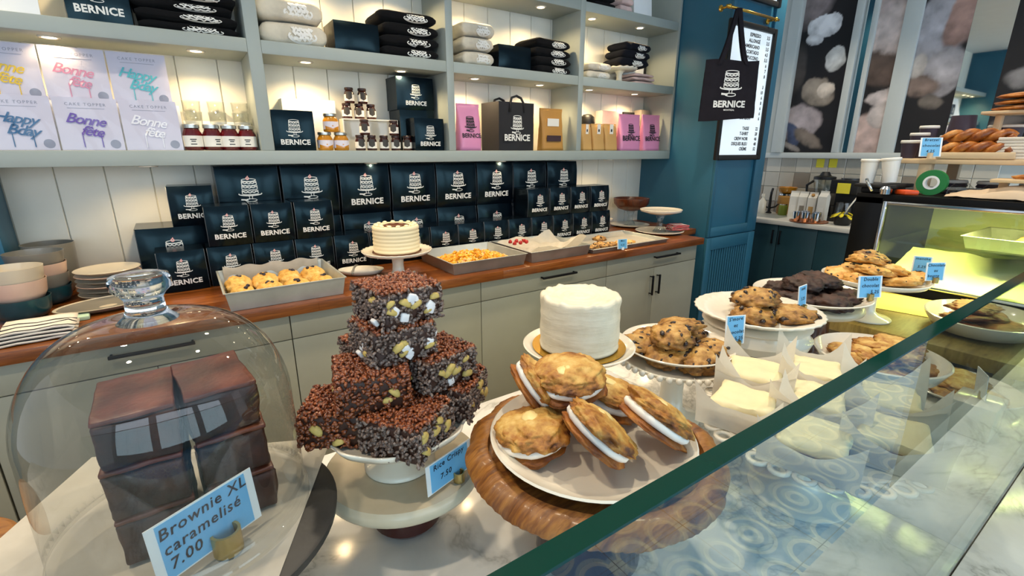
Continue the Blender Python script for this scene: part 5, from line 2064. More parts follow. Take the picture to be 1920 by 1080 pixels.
def rough_box(w, d, h, seed, mat, name, amp=.002, nseg=6, bev=.004):
    bm = bmesh.new()
    bmesh.ops.create_cube(bm, size=1)
    bmesh.ops.scale(bm, vec=(w, d, h), verts=bm.verts)
    bmesh.ops.translate(bm, vec=(0, 0, h / 2), verts=bm.verts)
    bmesh.ops.bevel(bm, geom=list(bm.edges), offset=bev, segments=2, profile=.5, affect='EDGES')
    bmesh.ops.subdivide_edges(bm, edges=[x for x in bm.edges if x.calc_length() > .02], cuts=nseg, use_grid_fill=True)
    for v in bm.verts:
        n = Vector((fbm(v.co + Vector((seed, 0, 0)), 25), fbm(v.co + Vector((0, seed, 0)), 25), fbm(v.co + Vector((0, 0, seed)), 25)))
        v.co += n * amp
        v.co.z = max(0, v.co.z)
    me = bpy.data.meshes.new(name)
    bm.to_mesh(me)
    bm.free()
    me.materials.append(M[mat])
    me.polygons.foreach_set('use_smooth', [True] * len(me.polygons))
    me.set_sharp_from_angle(angle=radians(50))
    return me


BRN = []
bw, bd_, bh = .075, .118, .061
for li in range(3):
    for s in range(2):
        e = empty('brownie', ((-.087 + .0785 * s + (.006 * s if li < 2 else 0)), .664 + .010 * s, DZ + .004 + li * .0625), (.02, .10)[s] + (.0, -.03, .02)[li])
        T(e, 'thick dark brownie under the cloche, %s of the %s layer' % (['left one', 'right one'][s], ['bottom', 'middle', 'top'][li]), 'brownie', 'brownies under the cloche')
        link('crumb', rough_box(bw, bd_, bh - .006, li * 2 + s + 1, 'brownie', 'crumb', .003), e)
        o = link('crust', rough_box(bw * 1.0, bd_ * 1.0, .0062, li * 2 + s + 9, 'brownie_crust', 'crust', .0016, 6, .002), e)
        o.location = (0, 0, bh - .0062)
# cloche
e = empty('glass_cloche', (DX, DY, DZ + .0035))
T(e, 'clear glass cloche with a knob over the brownies', 'cloche')
R, H = .138, .274
pr = [(R * 1.03, 0), (R * 1.03, .004), (R, .012)]
for i in range(9):
    pr.append((R * (1 - .012 * i / 8), .012 + .15 * i / 8))
for i in range(1, 15):
    a = pi / 2 * i / 14
    pr.append((R * (.18 + .808 * cos(a) ** .75), .162 + (H - .162) * sin(a) ** 1.25))
pr += [(.022, H + .002)]
MB().lathe(pr, 72, cap=False).obj('bell', 'cloche_glass' if 'cloche_glass' in M else 'glass_thin', e, smooth=True)
t = NT('knob_glass')
t.b.inputs['Transmission Weight'].default_value = 1
t.b.inputs['Roughness'].default_value = .02
t.b.inputs['IOR'].default_value = 1.5
MB().lathe([(.030, H - .002), (.023, H + .004), (.0190, H + .012), (.0185, H + .024), (.0225, H + .030), (.0285, H + .036), (.0295, H + .044), (.0275, H + .051), (.018, H + .0535), (.0005, H + .054)], 40).obj('knob', 'knob_glass', e, smooth=True)
price_tag('price_tag', -.036, .566, DZ + .0035, .119, .070, .50, [('Brownie XL', 0, -2), ('caramelisé', -.04, -2), ('7.00', -.24, -2)], 'blue handwritten brownie price tag beside the cloche', .0185, .10, 'brass_dull', cr=.016, ch=.028, clipx=.012)

# ---------------------------------------------------------------- rice crispy squares
t = NT('alabaster')
vec = t.coord()
n1 = t.noise(vec, 7, 4)
t.base(t.ramp(n1.outputs[0], [(.35, '#B9AD94'), (.65, '#D3C8B0')]))
t.b.inputs['Roughness'].default_value = .22
plain('oxblood', '#3A0F0B', .25, var=.1, coat=.4)
RX, RY = .233, .662


def disc_stand(x, y, zt, R, label, th=.028):
    e = empty('marble_stand', (x, y, ZC))
    T(e, label, 'cake stand')
    h = zt - ZC
    MB().lathe([(.048, 0), (.058, .012), (.05, h - th), (.0005, h - th)], 32).obj('foot', 'oxblood', e, auto=40)
    MB().lathe([(R * .93, h - th + .0002), (R * .985, h - th * .75), (R, h - th * .5), (R * .985, h - th * .2), (R * .95, h), (.0005, h)], 64).obj('disc', 'alabaster', e, auto=50)
    return e


disc_stand(.234, .670, 1.038, .130, 'round beige marble stand on a dark red foot under the crispy squares')
pedestal('cake_stand', 'white wavy rimmed pedestal holding the rice crispy squares', RX - .004, RY + .010, 1.0385, .117, .078, .058, .022, scallop=.03, nsc=12, lip=.010)
t = NT('crisp_dark')
vec = t.coord()
n1 = t.noise(vec, 240, 2)
t.base(t.ramp(n1.outputs[0], [(.35, '#4E220F'), (.5, '#7E3E1F'), (.65, '#A86238')]))
t.b.inputs['Roughness'].default_value = .28
t.b.inputs['Coat Weight'].default_value = .3
t = NT('crisp_cut')
vec = t.coord()
n1 = t.noise(vec, 240, 2)
t.base(t.ramp(n1.outputs[0], [(.35, '#42322B'), (.5, '#705C52'), (.65, '#9A877C')]))
t.b.inputs['Roughness'].default_value = .4
plain('crisp_body', '#3A1E12', .5, var=.2, vscale=60)
plain('marshmallow', '#EFECEA', .6, var=.03)
plain('biscuit', '#C9AE62', .6, var=.12, vscale=90)


def grains(n, w, d, h, faces, seed, mat, name, s0=.0062):
    m = MB()
    r = random.Random(seed)
    for k in range(n):
        f = r.choice(faces)
        x, y, z = r.uniform(-w / 2, w / 2), r.uniform(-d / 2, d / 2), r.uniform(.002, h)
        if f == 'T':
            z = h + r.uniform(-.001, .003)
        elif f == 'F':
            y = -d / 2 - r.uniform(-.001, .0015)
        elif f == 'B':
            y = d / 2 + r.uniform(-.001, .0015)
        elif f == 'L':
            x = -w / 2 - r.uniform(-.001, .0015)
        elif f == 'R':
            x = w / 2 + r.uniform(-.001, .0015)
        ax = Vector((r.uniform(-1, 1), r.uniform(-1, 1), r.uniform(-1, 1))).normalized()
        s = s0 * r.uniform(.7, 1.25)
        m.ell((0, 0, 0), (s, s * .48, s * .48), 5, 3, Matrix.Translation((x, y, z)) @ Matrix.Rotation(r.uniform(0, 6.3), 4, ax))
    return m.mesh(name, mat, True)


CW, CD, CH = .106, .104, .057
_tops = [grains(430, CW, CD, CH, 'T', 1, 'crisp_dark', 'toasted_top'), grains(430, CW, CD, CH, 'T', 2, 'crisp_dark', 'toasted_top')]
_cuts = [grains(680, CW, CD, CH, 'FBLR', 3, 'crisp_cut', 'puffed_rice'), grains(680, CW, CD, CH, 'FBLR', 4, 'crisp_cut', 'puffed_rice')]
_redc = [grains(680, CW, CD, CH, 'FBLR', 5, 'crisp_dark', 'puffed_rice')]
_body = rough_box(CW - .003, CD - .003, CH, 3, 'crisp_body', 'core', .003, 4, .006)
_mm = rough_box(.011, .006, .011, 2, 'marshmallow', 'marshmallow', .0008, 1, .002)
_bi = lump(.0075, .004, .008, 4, 'biscuit', 'biscuit_bit', .15, 9, 2)


def crispy(x, y, z, rz, label, marsh, bisc, seed, red=False, tilt=(0, 0)):
    e = empty('crispy_square', (x, y, z), rot=(tilt[0], tilt[1], rz))
    e.scale = (.95, .95, .95)
    T(e, label, 'crispy square', 'rice crispy squares on the pedestal')
    link('core', _body, e)
    o = link('toasted_top', _tops[seed % 2], e)
    o['kind'] = 'stuff'
    o = link('puffed_rice', (_redc[0] if red else _cuts[seed % 2]), e)
    o['kind'] = 'stuff'
    r = random.Random(seed * 7 + 1)
    for n, me, nm in ((marsh, _mm, 'marshmallow'), (bisc, _bi, 'biscuit_bit')):
        for k in range(n):
            o = link(nm, me, e)
            q = r.uniform(1.1, 1.6) if n == bisc else r.uniform(1.0, 1.35)
            o.scale = (q, q, q)
            f = r.random()
            zz = r.uniform(.006, CH - .016)
            if f < .65:
                o.location = (r.uniform(-.042, .042), -CD / 2 - .001, zz)
                o.rotation_euler = (0, r.uniform(-.8, .8), 0)
            else:
                o.location = ((-CW / 2 - .001) if r.random() < .5 else (CW / 2 + .001), r.uniform(-.042, .03), zz)
                o.rotation_euler = (0, 0, pi / 2)
                o.rotation_euler = (r.uniform(-.6, .6), 0, pi / 2)
    return e


zr = 1.0385 + .081
CG = [(.232, .628, 0, .6, 'crispy square at the front of the bottom layer', 0, 9, 1, False), (.155, .715, 0, -.5, 'crispy square at the left of the bottom layer', 0, 6, 2, True),
      (.338, .690, 0, .75, 'crispy square at the right of the bottom layer', 0, 9, 3, False), (.238, .782, 0, .1, 'crispy square at the back of the bottom layer', 0, 2, 4, False),
      (.200, .690, 1, -.25, 'reddish crispy square at the left of the second layer', 0, 4, 5, True), (.312, .698, 1, .25, 'crispy square at the right of the second layer', 2, 8, 6, False),
      (.250, .790, 1, .15, 'crispy square at the back of the second layer', 0, 2, 7, False),
      (.247, .712, 2, .05, 'crispy square with marshmallows directly below the topmost', 8, 7, 8, False), (.262, .718, 3, .12, 'topmost crispy square studded with marshmallows and biscuit', 8, 8, 9, False)]
for (x, y, lv, rz, lab, mm, bb, sd, red) in CG:
    crispy(RX + (x - .245) * .95, RY + (y - .690) * .95, zr + lv * .0563, rz, lab, mm, bb, sd, red)
price_tag('price_tag', .273, .572, 1.0388, .094, .050, .31, [('Rice Crispy', -.02, -2), ('7.50', -.1, -2)], 'blue handwritten rice crispy price tag on the beige marble stand', .0125, .05, 'brass_dull', cr=.009, ch=.016, clipx=.014)

# ---------------------------------------------------------------- carved wooden stand with sandwich cookies
wood('acacia', ['#3A1D08', '#734316', '#9A6528', '#633610'], (1, 5, 1), .48, 5, coat=.08, bump=.35)
WX, WY = .447, .443
e = empty('wooden_stand', (WX, WY, ZC))
T(e, 'round carved wooden stand with scalloped rim under the sandwich cookies', 'cake stand')
h = 1.124 - ZC
wv = lambda a, r, z: (1 + (.024 * abs(cos(a * 7)) - .012) * (r / .187) ** 4, (.008 * abs(cos(a * 7)) - .004 + .0012 * sin(a * 84)) * max(0, (r - .153) / .034))
MB().lathe([(.075, h - .032), (.12, h - .034), (.165, h - .031), (.184, h - .025), (.189, h - .019), (.187, h - .013), (.172, h + .001), (.160, h + .004), (.1565, h + .003), (.1545, h - .0095), (.0005, h - .0095)], 252, wob=wv).obj('board', 'acacia', e, auto=38)
MB().lathe([(.075, 0), (.082, .01), (.07, h - .033), (.0005, h - .033)], 40).obj('foot', 'oxblood', e, auto=40)
PXc, PYc, PZ = .437, .437, 1.1152
plate(PXc, PYc, PZ, .148, 'white_ceramic', 'large round white plate of sandwich cookies on the wooden stand', h=.03, name='dinner_plate')


def cookie_mat(name, cols, sc=16, rough=.55, bump=.6, coat=0):
    t = NT(name)
    vec = t.coord()
    n1 = t.noise(vec, sc * 2.2, 5, .6)
    sp = t.add('ShaderNodeSeparateXYZ')
    t.link(vec, sp.inputs[0])
    rr = t.math('SQRT', t.math('ADD', t.math('MULTIPLY', sp.outputs[0], sp.outputs[0]), t.math('MULTIPLY', sp.outputs[1], sp.outputs[1])))
    f = t.math('SUBTRACT', t.math('ADD', n1.outputs[0], .17), t.math('MULTIPLY', rr, 5.0))
    k = len(cols)
    t.base(t.ramp(f, [(.28 + .42 * i / (k - 1), c) for i, c in enumerate(cols)]))
    t.b.inputs['Roughness'].default_value = rough
    t.b.inputs['Coat Weight'].default_value = coat
    n2 = t.noise(vec, sc * 6, 4)
    t.bump(t.math('ADD', n1.outputs[0], t.math('MULTIPLY', n2.outputs[0], .4)), bump, .006)


cookie_mat('ck_golden', ['#5E3010', '#A06826', '#C4984C', '#D6B56E'])
cookie_mat('ck_chip', ['#5A3712', '#93652A', '#B78A46', '#CBA768'])
cookie_mat('ck_toast', ['#6E3610', '#A0601E', '#C0863A'])
cookie_mat('ck_choc', ['#1E0E09', '#331A10', '#4A281A'], 16, .6)
cookie_mat('ck_brown', ['#4A2208', '#86461A', '#A9642C'])
cookie_mat('ck_pale', ['#B5762C', '#D9A352', '#E9C57E'])
plain('chip', '#24110A', .35, coat=.2)
plain('filling', '#F2EEE6', .5, var=.02)
plain('white_choc', '#E9CF8C', .4)


def cookie_set(rx, ry, rz, mat, n, chips, seed0, amp=.1, chipmat='chip', cs=.0045, big=False):
    out = []
    for k in range(n):
        me = lump(rx, ry, rz, seed0 + k, mat, 'dough', amp, 9, 5 if big else 4, .08, 26, 2.6)
        cm = None
        if chips:
            m = MB()
            r = random.Random(seed0 + k)
            vs = [v.co for v in me.vertices if v.co.z > rz * .35]
            for q in range(chips):
                p = r.choice(vs)
                s = cs * r.uniform(.5, 1.6)
                m.ell((p.x * .985, p.y * .985, p.z - s * .15), (s * r.uniform(.8, 1.5), s * r.uniform(.6, 1), s * .55), 6, 4, rot=Vector((0, 0, 1)).rotation_difference(Vector((p.x * 12, p.y * 12, 1)).normalized()))
            cm = m.mesh('chips', chipmat, True)
        out.append((me, cm))
    return out


CHIP = cookie_set(.053, .050, .031, 'ck_chip', 4, 20, 100, .24, cs=.0055)
CHOC = cookie_set(.053, .05, .034, 'ck_choc', 3, 0, 120, .28)
GOLD = cookie_set(.05, .047, .026, 'ck_pale', 3, 8, 140, .22)
FLAT = cookie_set(.06, .05, .016, 'ck_brown', 3, 0, 160, .22)
YEL = cookie_set(.055, .05, .02, 'ck_golden', 3, 0, 180, .24)


def cookie(ms, x, y, z, rot, label, group, sc=1.0, cat='cookie'):
    me, cm = ms
    o = link('cookie', me)
    o.location = (x, y, z)
    o.rotation_euler = rot
    o.scale = (sc, sc, sc)
    T(o, label, cat, group)
    if cm:
        c = link('chips', cm, o)
        c['kind'] = 'stuff'
    return o


_cap = [lump(.052, .047, .022, 200 + k, 'ck_golden', 'top_cookie', .2, 8, 5, .07, 24, 1.5) for k in range(3)]
_bot = [lump(.050, .046, .014, 210 + k, 'ck_toast', 'bottom_cookie', .16, 8, 4, .05, 24, 1.5) for k in range(2)]
_fil = MB().lathe([(.0005, .010), (.043, .010), (.0465, .014), (.0465, .0185), (.042, .021), (.0005, .021)], 40, wob=lambda a, r, z: 1 + .05 * fbm((cos(a), sin(a), 0), 3.5)).mesh('cream_filling', 'filling', True)
_wch = lump(.014, .011, .006, 3, 'white_choc', 'white_chocolate', .2, 9, 3)


def sandwich_cookie(x, y, z, rot, label, k):
    e = empty('sandwich_cookie', (x, y, z), rot=rot)
    e.scale = (1.1, 1.1, 1.1)
    T(e, label, 'sandwich cookie', 'sandwich cookies on the white plate')
    link('bottom_cookie', _bot[k % 2], e)
    link('cream_filling', _fil, e)
    o = link('top_cookie', _cap[k % 3], e)
    o.location = (0, 0, .0185)
    o = link('white_chocolate', _wch, e)
    o.location = (.008 - .01 * (k % 3), .006 * (k % 2), .0365)
    return e


zp = PZ + .011
RV, AV, UV = Vector((.827, -.562, 0)), Vector((.562, .827, 0)), Vector((0, 0, 1))


def lean(r, a, spin):
    n = (UV + RV * r + AV * a).normalized()
    q = UV.rotation_difference(n).to_matrix().to_4x4() @ Matrix.Rotation(spin, 4, 'Z')
    return q.to_euler()


sandwich_cookie(.362, .478, zp + .002, lean(-.12, -.02, .9), 'cream filled sandwich cookie lying at the front left of the plate', 0)
sandwich_cookie(.398, .400, zp + .036, lean(.85, .22, .2), 'cream filled sandwich cookie leaning in the front middle', 1)
sandwich_cookie(.492, .378, zp + .034, lean(.70, .25, .35), 'cream filled sandwich cookie leaning at the front right', 2)
sandwich_cookie(.405, .545, zp + .042, lean(1.2, .1, .6), 'cream filled sandwich cookie on edge at the back left', 1)
sandwich_cookie(.512, .485, zp + .012, lean(.30, .05, 1.9), 'cream filled sandwich cookie at the back right under the top one', 0)
sandwich_cookie(.443, .492, zp + .060, lean(-.05, -.08, .3), 'topmost cream filled sandwich cookie with white chocolate', 2)

# ---------------------------------------------------------------- tall white iced cake
CX, CY, CZ = .652, .704, 1.122
e = empty('cake_plate', (CX, CY, ZC))
T(e, 'white rimmed plate on a glass foot under the white iced cake', 'cake stand')
h = CZ - ZC
MB().lathe([(.0005, h), (.08, h), (.108, h + .008), (.12, h + .019), (.117, h + .021), (.1, h + .0125), (.0005, h + .0065)], 56).obj('plate', 'white_ceramic', e, auto=50)
MB().lathe([(.065, 0), (.06, .01), (.025, .04), (.022, .12), (.05, h - .001), (.0005, h - .001)], 32).obj('glass_foot', 'glass_stem', e, smooth=True)
plain('gold_board', '#C99A2E', .25, .9, var=.1, vscale=80)
t = NT('white_icing')
vec = t.coord()
n1 = t.noise(vec, 20, 4, .6)
sc_ = t.coord('Object', (10, 10, 60))
n2 = t.noise(sc_, 1.5, 4, .6)
t.base(t.ramp(n1.outputs[0], [(.35, '#DDD2B8'), (.65, '#EAE0C8')]))
t.b.inputs['Roughness'].default_value = .5
t.bump(t.math('ADD', t.math('MULTIPLY', n1.outputs[0], .4), n2.outputs[0]), .5, .004)
e = empty('white_cake', (CX, CY, CZ + .0135))
T(e, 'tall round cake with smooth white icing on a gold board', 'cake')
MB().lathe([(.098, 0), (.1, .0012), (.1, .0028), (.0005, .003)], 48).obj('gold_board', 'gold_board', e, auto=40)
HC = .112
pr = [(.083, .0035), (.0845, .008)] + [(.0835 - .0008 * sin(i * 1.7), .01 + (HC - .014) * i / 10) for i in range(11)]
MB().lathe(pr + [(.0835, HC + .001), (.079, HC + .0035)] + [(.079 * (1 - i / 16), HC + .001 + .0028 * sin(i * 1.6)) for i in range(1, 16)] + [(.0005, HC + .003)], 72,
           wob=lambda a, r, z: (1 + .022 * fbm((cos(a) * 1.2, sin(a) * 1.2, z * 14), 2.2), (.009 * max(0, fbm((cos(a) * 2, sin(a) * 2, 0), 2.5)) if z > HC - .005 and r > .06 else .0))).obj('icing', 'white_icing', e, smooth=True)

# ---------------------------------------------------------------- plates of cookies
def beaded_stand(x, y, zt, R, label, beads=44):
    e = pedestal('beaded_stand', label, x, y, ZC, R, zt - ZC - .006, .07, .026, lip=.006)
    for k in range(beads):
        a = 2 * pi * k / beads
        o = link('rim_bead', _bead, e)
        o.location = (R * cos(a), R * sin(a), zt - ZC - .006)
    return e


_bead = MB().ell((0, 0, 0), (.0075, .0075, .0075), 8, 6).mesh('rim_bead', 'white_ceramic', True)
A1, B1_, Z1 = .89, .63, 1.085
beaded_stand(A1, B1_, Z1, .137, 'white beaded cake stand under the chocolate chip cookies')
plate(A1, B1_, Z1 + .0005, .127, 'white_ceramic', 'round white plate of thick chocolate chip cookies beside the white cake', h=.026)
zc = Z1 + .008
cp = [(-.055, -.02, 0, .1), (-.02, -.07, 0, .3), (.05, -.06, 0, -.2), (.07, .03, 0, .5), (.0, .06, 0, 1.2), (-.065, .055, 0, 2), (-.035, -.01, .037, .7), (.03, .015, .038, 2.2)]
for k, (dx, dy, dz, a) in enumerate(cp):
    cookie(CHIP[k % 4], A1 + dx, B1_ + dy, zc + dz, (radians(rnd.uniform(-12, 12)), radians(rnd.uniform(-12, 12)), a), 'thick chocolate chip cookie beside the white cake, %s' % ['at left', 'front left', 'front right', 'far right', 'back', 'back left', 'upper left', 'upper right'][k], 'chocolate chip cookies on the beaded stand', .95)
price_tag('price_tag', A1 + .100, B1_ - .082, Z1 + .022, .05, .068, -.40, [("S'more", 0, -4), ('et', 0, 0), ('chocolat', 0, -4), ('5.25', .2, -4)], 'tall blue price tag at the chocolate chip cookies', .0115, .1, 'brass_dull', cr=.007, ch=.016, clipx=.006)

A2, B2, Z2 = 1.155, .592, 1.128
e = empty('pedestal_stand', (A2, B2, ZC))
T(e, 'white stacked stand on a dark wooden foot under the scalloped plate', 'cake stand')
h = Z2 - ZC
MB().lathe([(.055, 0), (.06, .01), (.05, h - .062), (.0005, h - .062)], 32).obj('foot', 'oxblood', e, auto=40)
MB().lathe([(.10, h - .0618), (.125, h - .055), (.132, h - .035), (.125, h - .03), (.12, h - .012), (.128, h - .005), (.12, h), (.0005, h)], 48).obj('drum', 'white_ceramic', e, auto=40)
o = MB().lathe([(.08, 0), (.1, .004), (.148, .024), (.15, .028), (.146, .0295), (.1, .0115), (.0005, .008)], 96, wob=lambda a, r, z: (1 + .012 * (r / .15) ** 4 * cos(a * 32), .0)).obj('scalloped_plate', 'white_ceramic', smooth=True)
o.location = (A2, B2, Z2 + .0005)
T(o, 'white scalloped plate with four chocolate chip cookies', 'plate')
for k, (dx, dy, dz, rz) in enumerate(((-.045, -.015, 0, .2), (.035, -.065, 0, 1.4), (.06, .03, 0, 2.6), (.005, .01, .032, .8))):
    cookie(CHIP[(k + 2) % 4], A2 + dx, B2 + dy, Z2 + .0095 + dz, (radians(rnd.uniform(-8, 8)), radians(rnd.uniform(-8, 8)), rz), 'chocolate chip cookie on the scalloped plate, %s' % ['left', 'front', 'right', 'top'][k], 'chocolate chip cookies on the scalloped plate', 1.05)
price_tag('price_tag', A2 + .105, B2 - .058, Z2 + .019, .046, .06, .05, [('noix', 0, 0), ('5.25', 0, 0)], 'blue price tag seen edge-on on the scalloped plate', .0115, .1, 'brass_dull', cr=.007, ch=.016)

A3, B3, Z3 = 1.49, .615, 1.112
disc_stand(A3 + .0, B3 - .01, Z3, .13, 'grey round stone stand under the double chocolate cookies', .022)
plate(A3, B3, Z3 + .0005, .155, 'white_ceramic', 'round white plate of dark double chocolate cookies', h=.026)
for k, (dx, dy, dz, rz) in enumerate(((-.08, .0, 0, .2), (-.045, -.075, 0, 1.4), (.045, -.07, 0, 2.6), (.075, .02, 0, .8), (-.02, .07, 0, 0), (-.03, .015, .034, .5), (.035, -.005, .036, 1.9))):
    cookie(CHOC[k % 3], A3 + dx, B3 + dy, Z3 + .008 + dz, (radians(rnd.uniform(-10, 10)), radians(rnd.uniform(-10, 10)), rz), 'dark double chocolate cookie, %s' % ['at left', 'front left', 'front right', 'at right', 'at the back', 'upper left', 'upper right'][k], 'double chocolate cookies', 1.0)
price_tag('price_tag', A3 + .055, B3 - .128, Z3 + .024, .072, .062, -.50, [('Double', 0, 0), ('chocolat', 0, 0), ('5.25', .2, 0)], 'blue double chocolate price tag', .0135, .15, 'brass_dull', cr=.008, ch=.02)

# wooden plank, pedestal of pale cookies, oval dish
wood('plank_olive', ['#5E4A20', '#8A7436', '#A08C50'], (1, 6, 1), .45, 4)
e = empty('serving_plank', (2.03, .47, ZC))
T(e, 'olive wooden serving plank raised in front of the display case', 'board')
MB().box(-.27, .27, -.30, .29, .03, .07).obj('board', 'plank_olive', e, bevel=.004)
for sx in (-.22, .22):
    for sy in (-.25, .24):
        MB().box(sx - .02, sx + .02, sy - .02, sy + .02, 0, .03).obj('foot', 'plank_olive', e)
ZK = ZC + .0705
A4, B4 = 1.865, .585
pedestal('cake_stand', 'white pedestal of pale chocolate chip cookies on the wooden plank', A4, B4, ZK, .152, .135, .07, .02, lip=.012)
zc = ZK + .137
for k, (dx, dy, dz, rz) in enumerate(((-.085, .01, 0, .2), (-.03, -.08, 0, 1.4), (.06, -.075, 0, 2.6), (.09, .02, 0, .8), (.02, .07, 0, 0), (-.055, .075, 0, 1), (-.05, -.01, .026, .5), (.03, -.02, .026, 1.9), (.045, .035, .05, 2.5), (-.02, .03, .05, .3))):
    ms = GOLD[k % 3] if k != 8 else CHIP[1]
    cookie(ms, A4 + dx, B4 + dy, zc + dz, (radians(rnd.uniform(-8, 8)), radians(rnd.uniform(-14, 14)), rz), 'pale chip cookie on the tall pedestal, %s' % ['far left', 'front left', 'front right', 'far right', 'back', 'back left', 'upper left', 'upper right', 'topmost right', 'topmost left'][k], 'pale cookies on the tall pedestal', 1.05)
price_tag('price_tag', A4 + .055, B4 - .14, ZK + .148, .062, .058, -.55, [('Chocolate', 0, 0), ('au', 0, 0), ('beurre', -.1, 0)], 'blue price tag at the front of the tall pedestal', .0125, .12, 'brass_dull', cr=.008, ch=.018)
price_tag('price_tag', A4 + .118, B4 - .085, ZK + .148, .05, .06, -1.1, [('menthe', 0, 0), ('5.25', 0, 0)], 'second blue price tag turned sideways at the tall pedestal', .0115, .12, 'chrome', cr=.008, ch=.018)
plain('yellow_lit_sheet', '#D9CC6A', .6, var=.05)  # paper with the display case's yellow light put into its colour
o = MB().box(-.13, .13, -.1, .1, 0, .0015).obj('yellow_lit_sheet', 'yellow_lit_sheet')
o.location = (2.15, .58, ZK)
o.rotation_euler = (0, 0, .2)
T(o, 'pale sheet on the wooden plank, coloured by yellow case light', 'paper')
A5, B5 = 2.02, .33
e = empty('oval_dish', (A5, B5, ZK), .1)
T(e, 'oval white dish of flat brown cookies on the wooden plank', 'dish')
w_ = lambda a, r, z: 1 / sqrt((cos(a) / 1.0) ** 2 + (sin(a) / .8) ** 2)
MB().lathe([(.10, 0), (.15, .012), (.178, .048), (.18, .055), (.174, .056), (.145, .018), (.0005, .008)], 64, wob=w_).obj('dish', 'white_ceramic', e, auto=60)
for k, (dx, dy, dz, rz, ty_) in enumerate(((-.09, .02, 0.01, .2, .15), (-.03, -.05, .01, 1.2, .1), (.05, -.04, .01, 2.2, -.1), (.09, .03, .01, .6, -.15), (-.05, .03, .03, 1.9, .1), (.03, .0, .03, .1, -.05), (.0, .03, .047, 1, .1), (.06, .03, .045, 2.0, 0))):
    cookie(FLAT[k % 3], A5 + dx, B5 + dy, ZK + .012 + dz, (radians(rnd.uniform(-6, 6)), ty_, rz), 'flat brown cookie in the oval dish, %s' % ['far left', 'front left', 'front right', 'far right', 'second layer left', 'second layer right', 'upper left', 'upper right'][k], 'flat brown cookies in the oval dish')

# round dish of golden cookies
A6, B6 = 1.285, .362
Z6 = 1.045
e = empty('round_dish', (A6, B6, ZC))
T(e, 'round white raised dish of golden cookies behind the glass', 'dish')
MB().lathe([(.07, 0), (.075, .008), (.03, .03), (.03, Z6 - ZC - .02), (.06, Z6 - ZC - .001), (.0005, Z6 - ZC - .001)], 36).obj('foot', 'white_ceramic', e, auto=40)
MB().lathe([(.08, Z6 - ZC), (.115, Z6 - ZC + .008), (.132, Z6 - ZC + .04), (.128, Z6 - ZC + .042), (.108, Z6 - ZC + .013), (.0005, Z6 - ZC + .008)], 56).obj('dish', 'white_ceramic', e, auto=60)
for k, (dx, dy, dz, rz, tx_) in enumerate(((-.07, .03, .03, .2, .3), (-.05, -.04, .012, 1.2, .1), (.04, -.05, .012, 2.2, -.1), (.07, .03, .014, .6, -.15), (.0, .05, .02, 1.9, .1), (-.03, .0, .036, .1, .2), (.03, .01, .04, 1, .1), (.06, -.02, .045, 2.0, -.2), (.0, -.03, .042, 3.0, -.05))):
    cookie(YEL[k % 3], A6 + dx, B6 + dy, Z6 + dz, (tx_ * .5, tx_ * .4, rz), 'golden cookie in the raised round dish, %s' % ['rim left', 'front left', 'front right', 'right', 'back', 'middle left', 'middle right', 'upper right', 'upper front'][k], 'golden cookies in the round dish', .95)
price_tag('price_tag', 1.42, .20, ZC + .08, .06, .06, .5, [('Citron', 0, 0), ('5.25', 0, 0)], 'blue price tag seen through the glass beyond the golden cookies', .012, .1, 'brass_dull', cr=.008, ch=.018)
o = MB().box(-.05, .05, -.04, .04, 0, .079).obj('tag_block', 'white_ceramic', bevel=.004)
o.location = (1.42, .20, ZC + .0005)
T(o, 'white block under the price tag behind the glass', 'block')
# second dish of cookies nearer the far end, behind the glass
A7, B7 = 1.62, .27
plate(A7, B7, ZC + .0005, .125, 'white_ceramic', 'white plate of golden cookies low behind the glass at the far end', h=.024)
for k, (dx, dy, dz) in enumerate(((-.06, 0, 0), (.0, -.05, 0), (.06, 0, 0), (0, .06, 0), (-.02, 0, .021), (.03, .01, .021))):
    cookie(YEL[k % 3], A7 + dx, B7 + dy, ZC + .008 + dz, (.05, .05, k), 'golden cookie on the low far plate, %s' % ['left', 'front', 'right', 'back', 'upper left', 'upper right'][k], 'golden cookies on the low far plate', .9)

# ---------------------------------------------------------------- wrapped cream slices on a lace rimmed stand
A8, B8, Z8 = .872, .322, 1.062
e = pedestal('lace_stand', 'white lace rimmed cake stand of parchment wrapped cream slices', A8, B8, ZC, .160, Z8 - ZC - .001, .085, .03, scallop=.0, lip=.003)
_loop = MB().lathe([(.010, -.0025), (.0175, -.0025), (.0175, .0025), (.010, .0025)], 14, close=True).mesh('rim_loop', 'white_ceramic', True)
for k in range(32):
    a = 2 * pi * k / 32
    o = link('rim_loop', _loop, e)
    o.location = (.174 * cos(a), .174 * sin(a), Z8 - ZC - .001)
plain('cream_top', '#E6D8AC', .55, var=.05, vscale=30, bump=.25, bscale=45)
plain('slice_base', '#8A6A58', .6, var=.2, vscale=40, bump=.3)


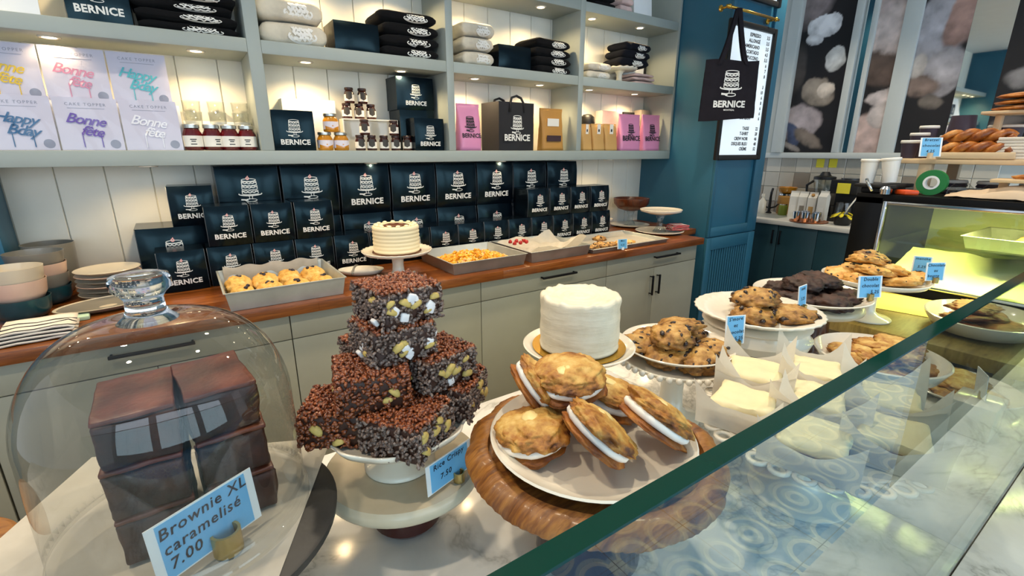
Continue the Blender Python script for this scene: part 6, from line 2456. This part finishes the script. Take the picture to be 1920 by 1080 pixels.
def wrapped_slice(x, y, z, rz, label, seed, w=.100, d=.096, h=.05):
    e = empty('cream_slice', (x, y, z), rz)
    T(e, label, 'cake slice', 'parchment wrapped cream slices')
    o = link('base', rough_box(w, d, h * .62, seed, 'slice_base', 'base', .002, 3, .003), e)
    o.location = (0, 0, .0012)
    o = link('cream_top', rough_box(w, d, h * .42, seed + 3, 'cream_top', 'cream_top', .005, 8, .008), e)
    o.location = (0, 0, h * .62)
    r = random.Random(seed)
    fl = r.uniform(.010, .026)

    def wrap(a, b, s):
        # sheet rising on two sides of the slice, corners flaring
        yy = (a - .5) * (d + .04)
        flare = .026 * abs(2 * a - 1) ** 2
        ht = (h - .004 + .055 * abs(2 * a - 1) ** 2.2 + .01 * fbm((a + seed, s, 0), 3)) * b
        return (s * (w / 2 + .003 + (.004 + fl * .8 + flare) * b ** 2 + .004 * fbm((a * 2 + seed, b, s), 3) * b), yy, .001 + ht)
    m = MB()
    for s in (-1, 1):
        m.grid(lambda a, b: wrap(a, b, s), 12, 8)
    m.grid(lambda a, b: ((a - .5) * (w + .006), (b - .5) * (d + .03), .0006), 4, 4)
    m.obj('parchment_wrap', 'parchment', e, smooth=True)
    return e


SL = [(.780, .398, .32, 'front left'), (.907, .452, .45, 'at the back'), (.762, .272, .28, 'near the sandwich cookies'), (.893, .330, .36, 'in the middle'), (1.012, .385, .5, 'at the right rear'), (.876, .206, .3, 'in front, behind the glass'), (1.002, .258, .42, 'at the right front behind the glass')]
for k, (x, y, rz, lab) in enumerate(SL):
    wrapped_slice(x, y, Z8 + .0025, rz, 'white cream slice wrapped in parchment, ' + lab, 31 + k)

# cookies on the metal tray of the worktop
for k, (u, v, dz) in enumerate(((1125, 468, 0), (1138, 462, 0), (1135, 458, .026), (1152, 466, 0), (1160, 463, 0), (1200, 458, 0), (1190, 462, 0))):
    p = atZ(u, v, ZC + .02)
    p.y = max(2.2, min(2.45, p.y + .06))
    cookie(CHIP[k % 4] if k < 5 else GOLD[k % 3], p.x, p.y, ZC + .011 + dz, (0, 0, k), 'golden cookie on the flat metal tray, %s from the left' % ORD[k], 'cookies on the metal tray', .9)
p = atZ(1176, 468, ZC + .02)
price_tag('price_tag', p.x, p.y + .04, ZC + .013, .075, .062, -.2, [('Mini', 0, 0), ('4.25', 0, 0)], 'small blue price tag on the flat metal tray', .016, .1, 'card_white', cr=.008, ch=.016)
# wooden stand at the left edge of the picture
e = empty('wooden_stand', (-.375, .79, ZC))
T(e, 'brown wooden stand just in view at the left edge', 'cake stand')
MB().lathe([(.06, .0), (.065, .01), (.05, .09), (.0005, .09)], 32).obj('foot', 'oxblood', e, auto=40)
MB().lathe([(.10, .091), (.115, .1), (.12, .115), (.11, .125), (.0005, .122)], 64).obj('board', 'acacia', e, auto=50)
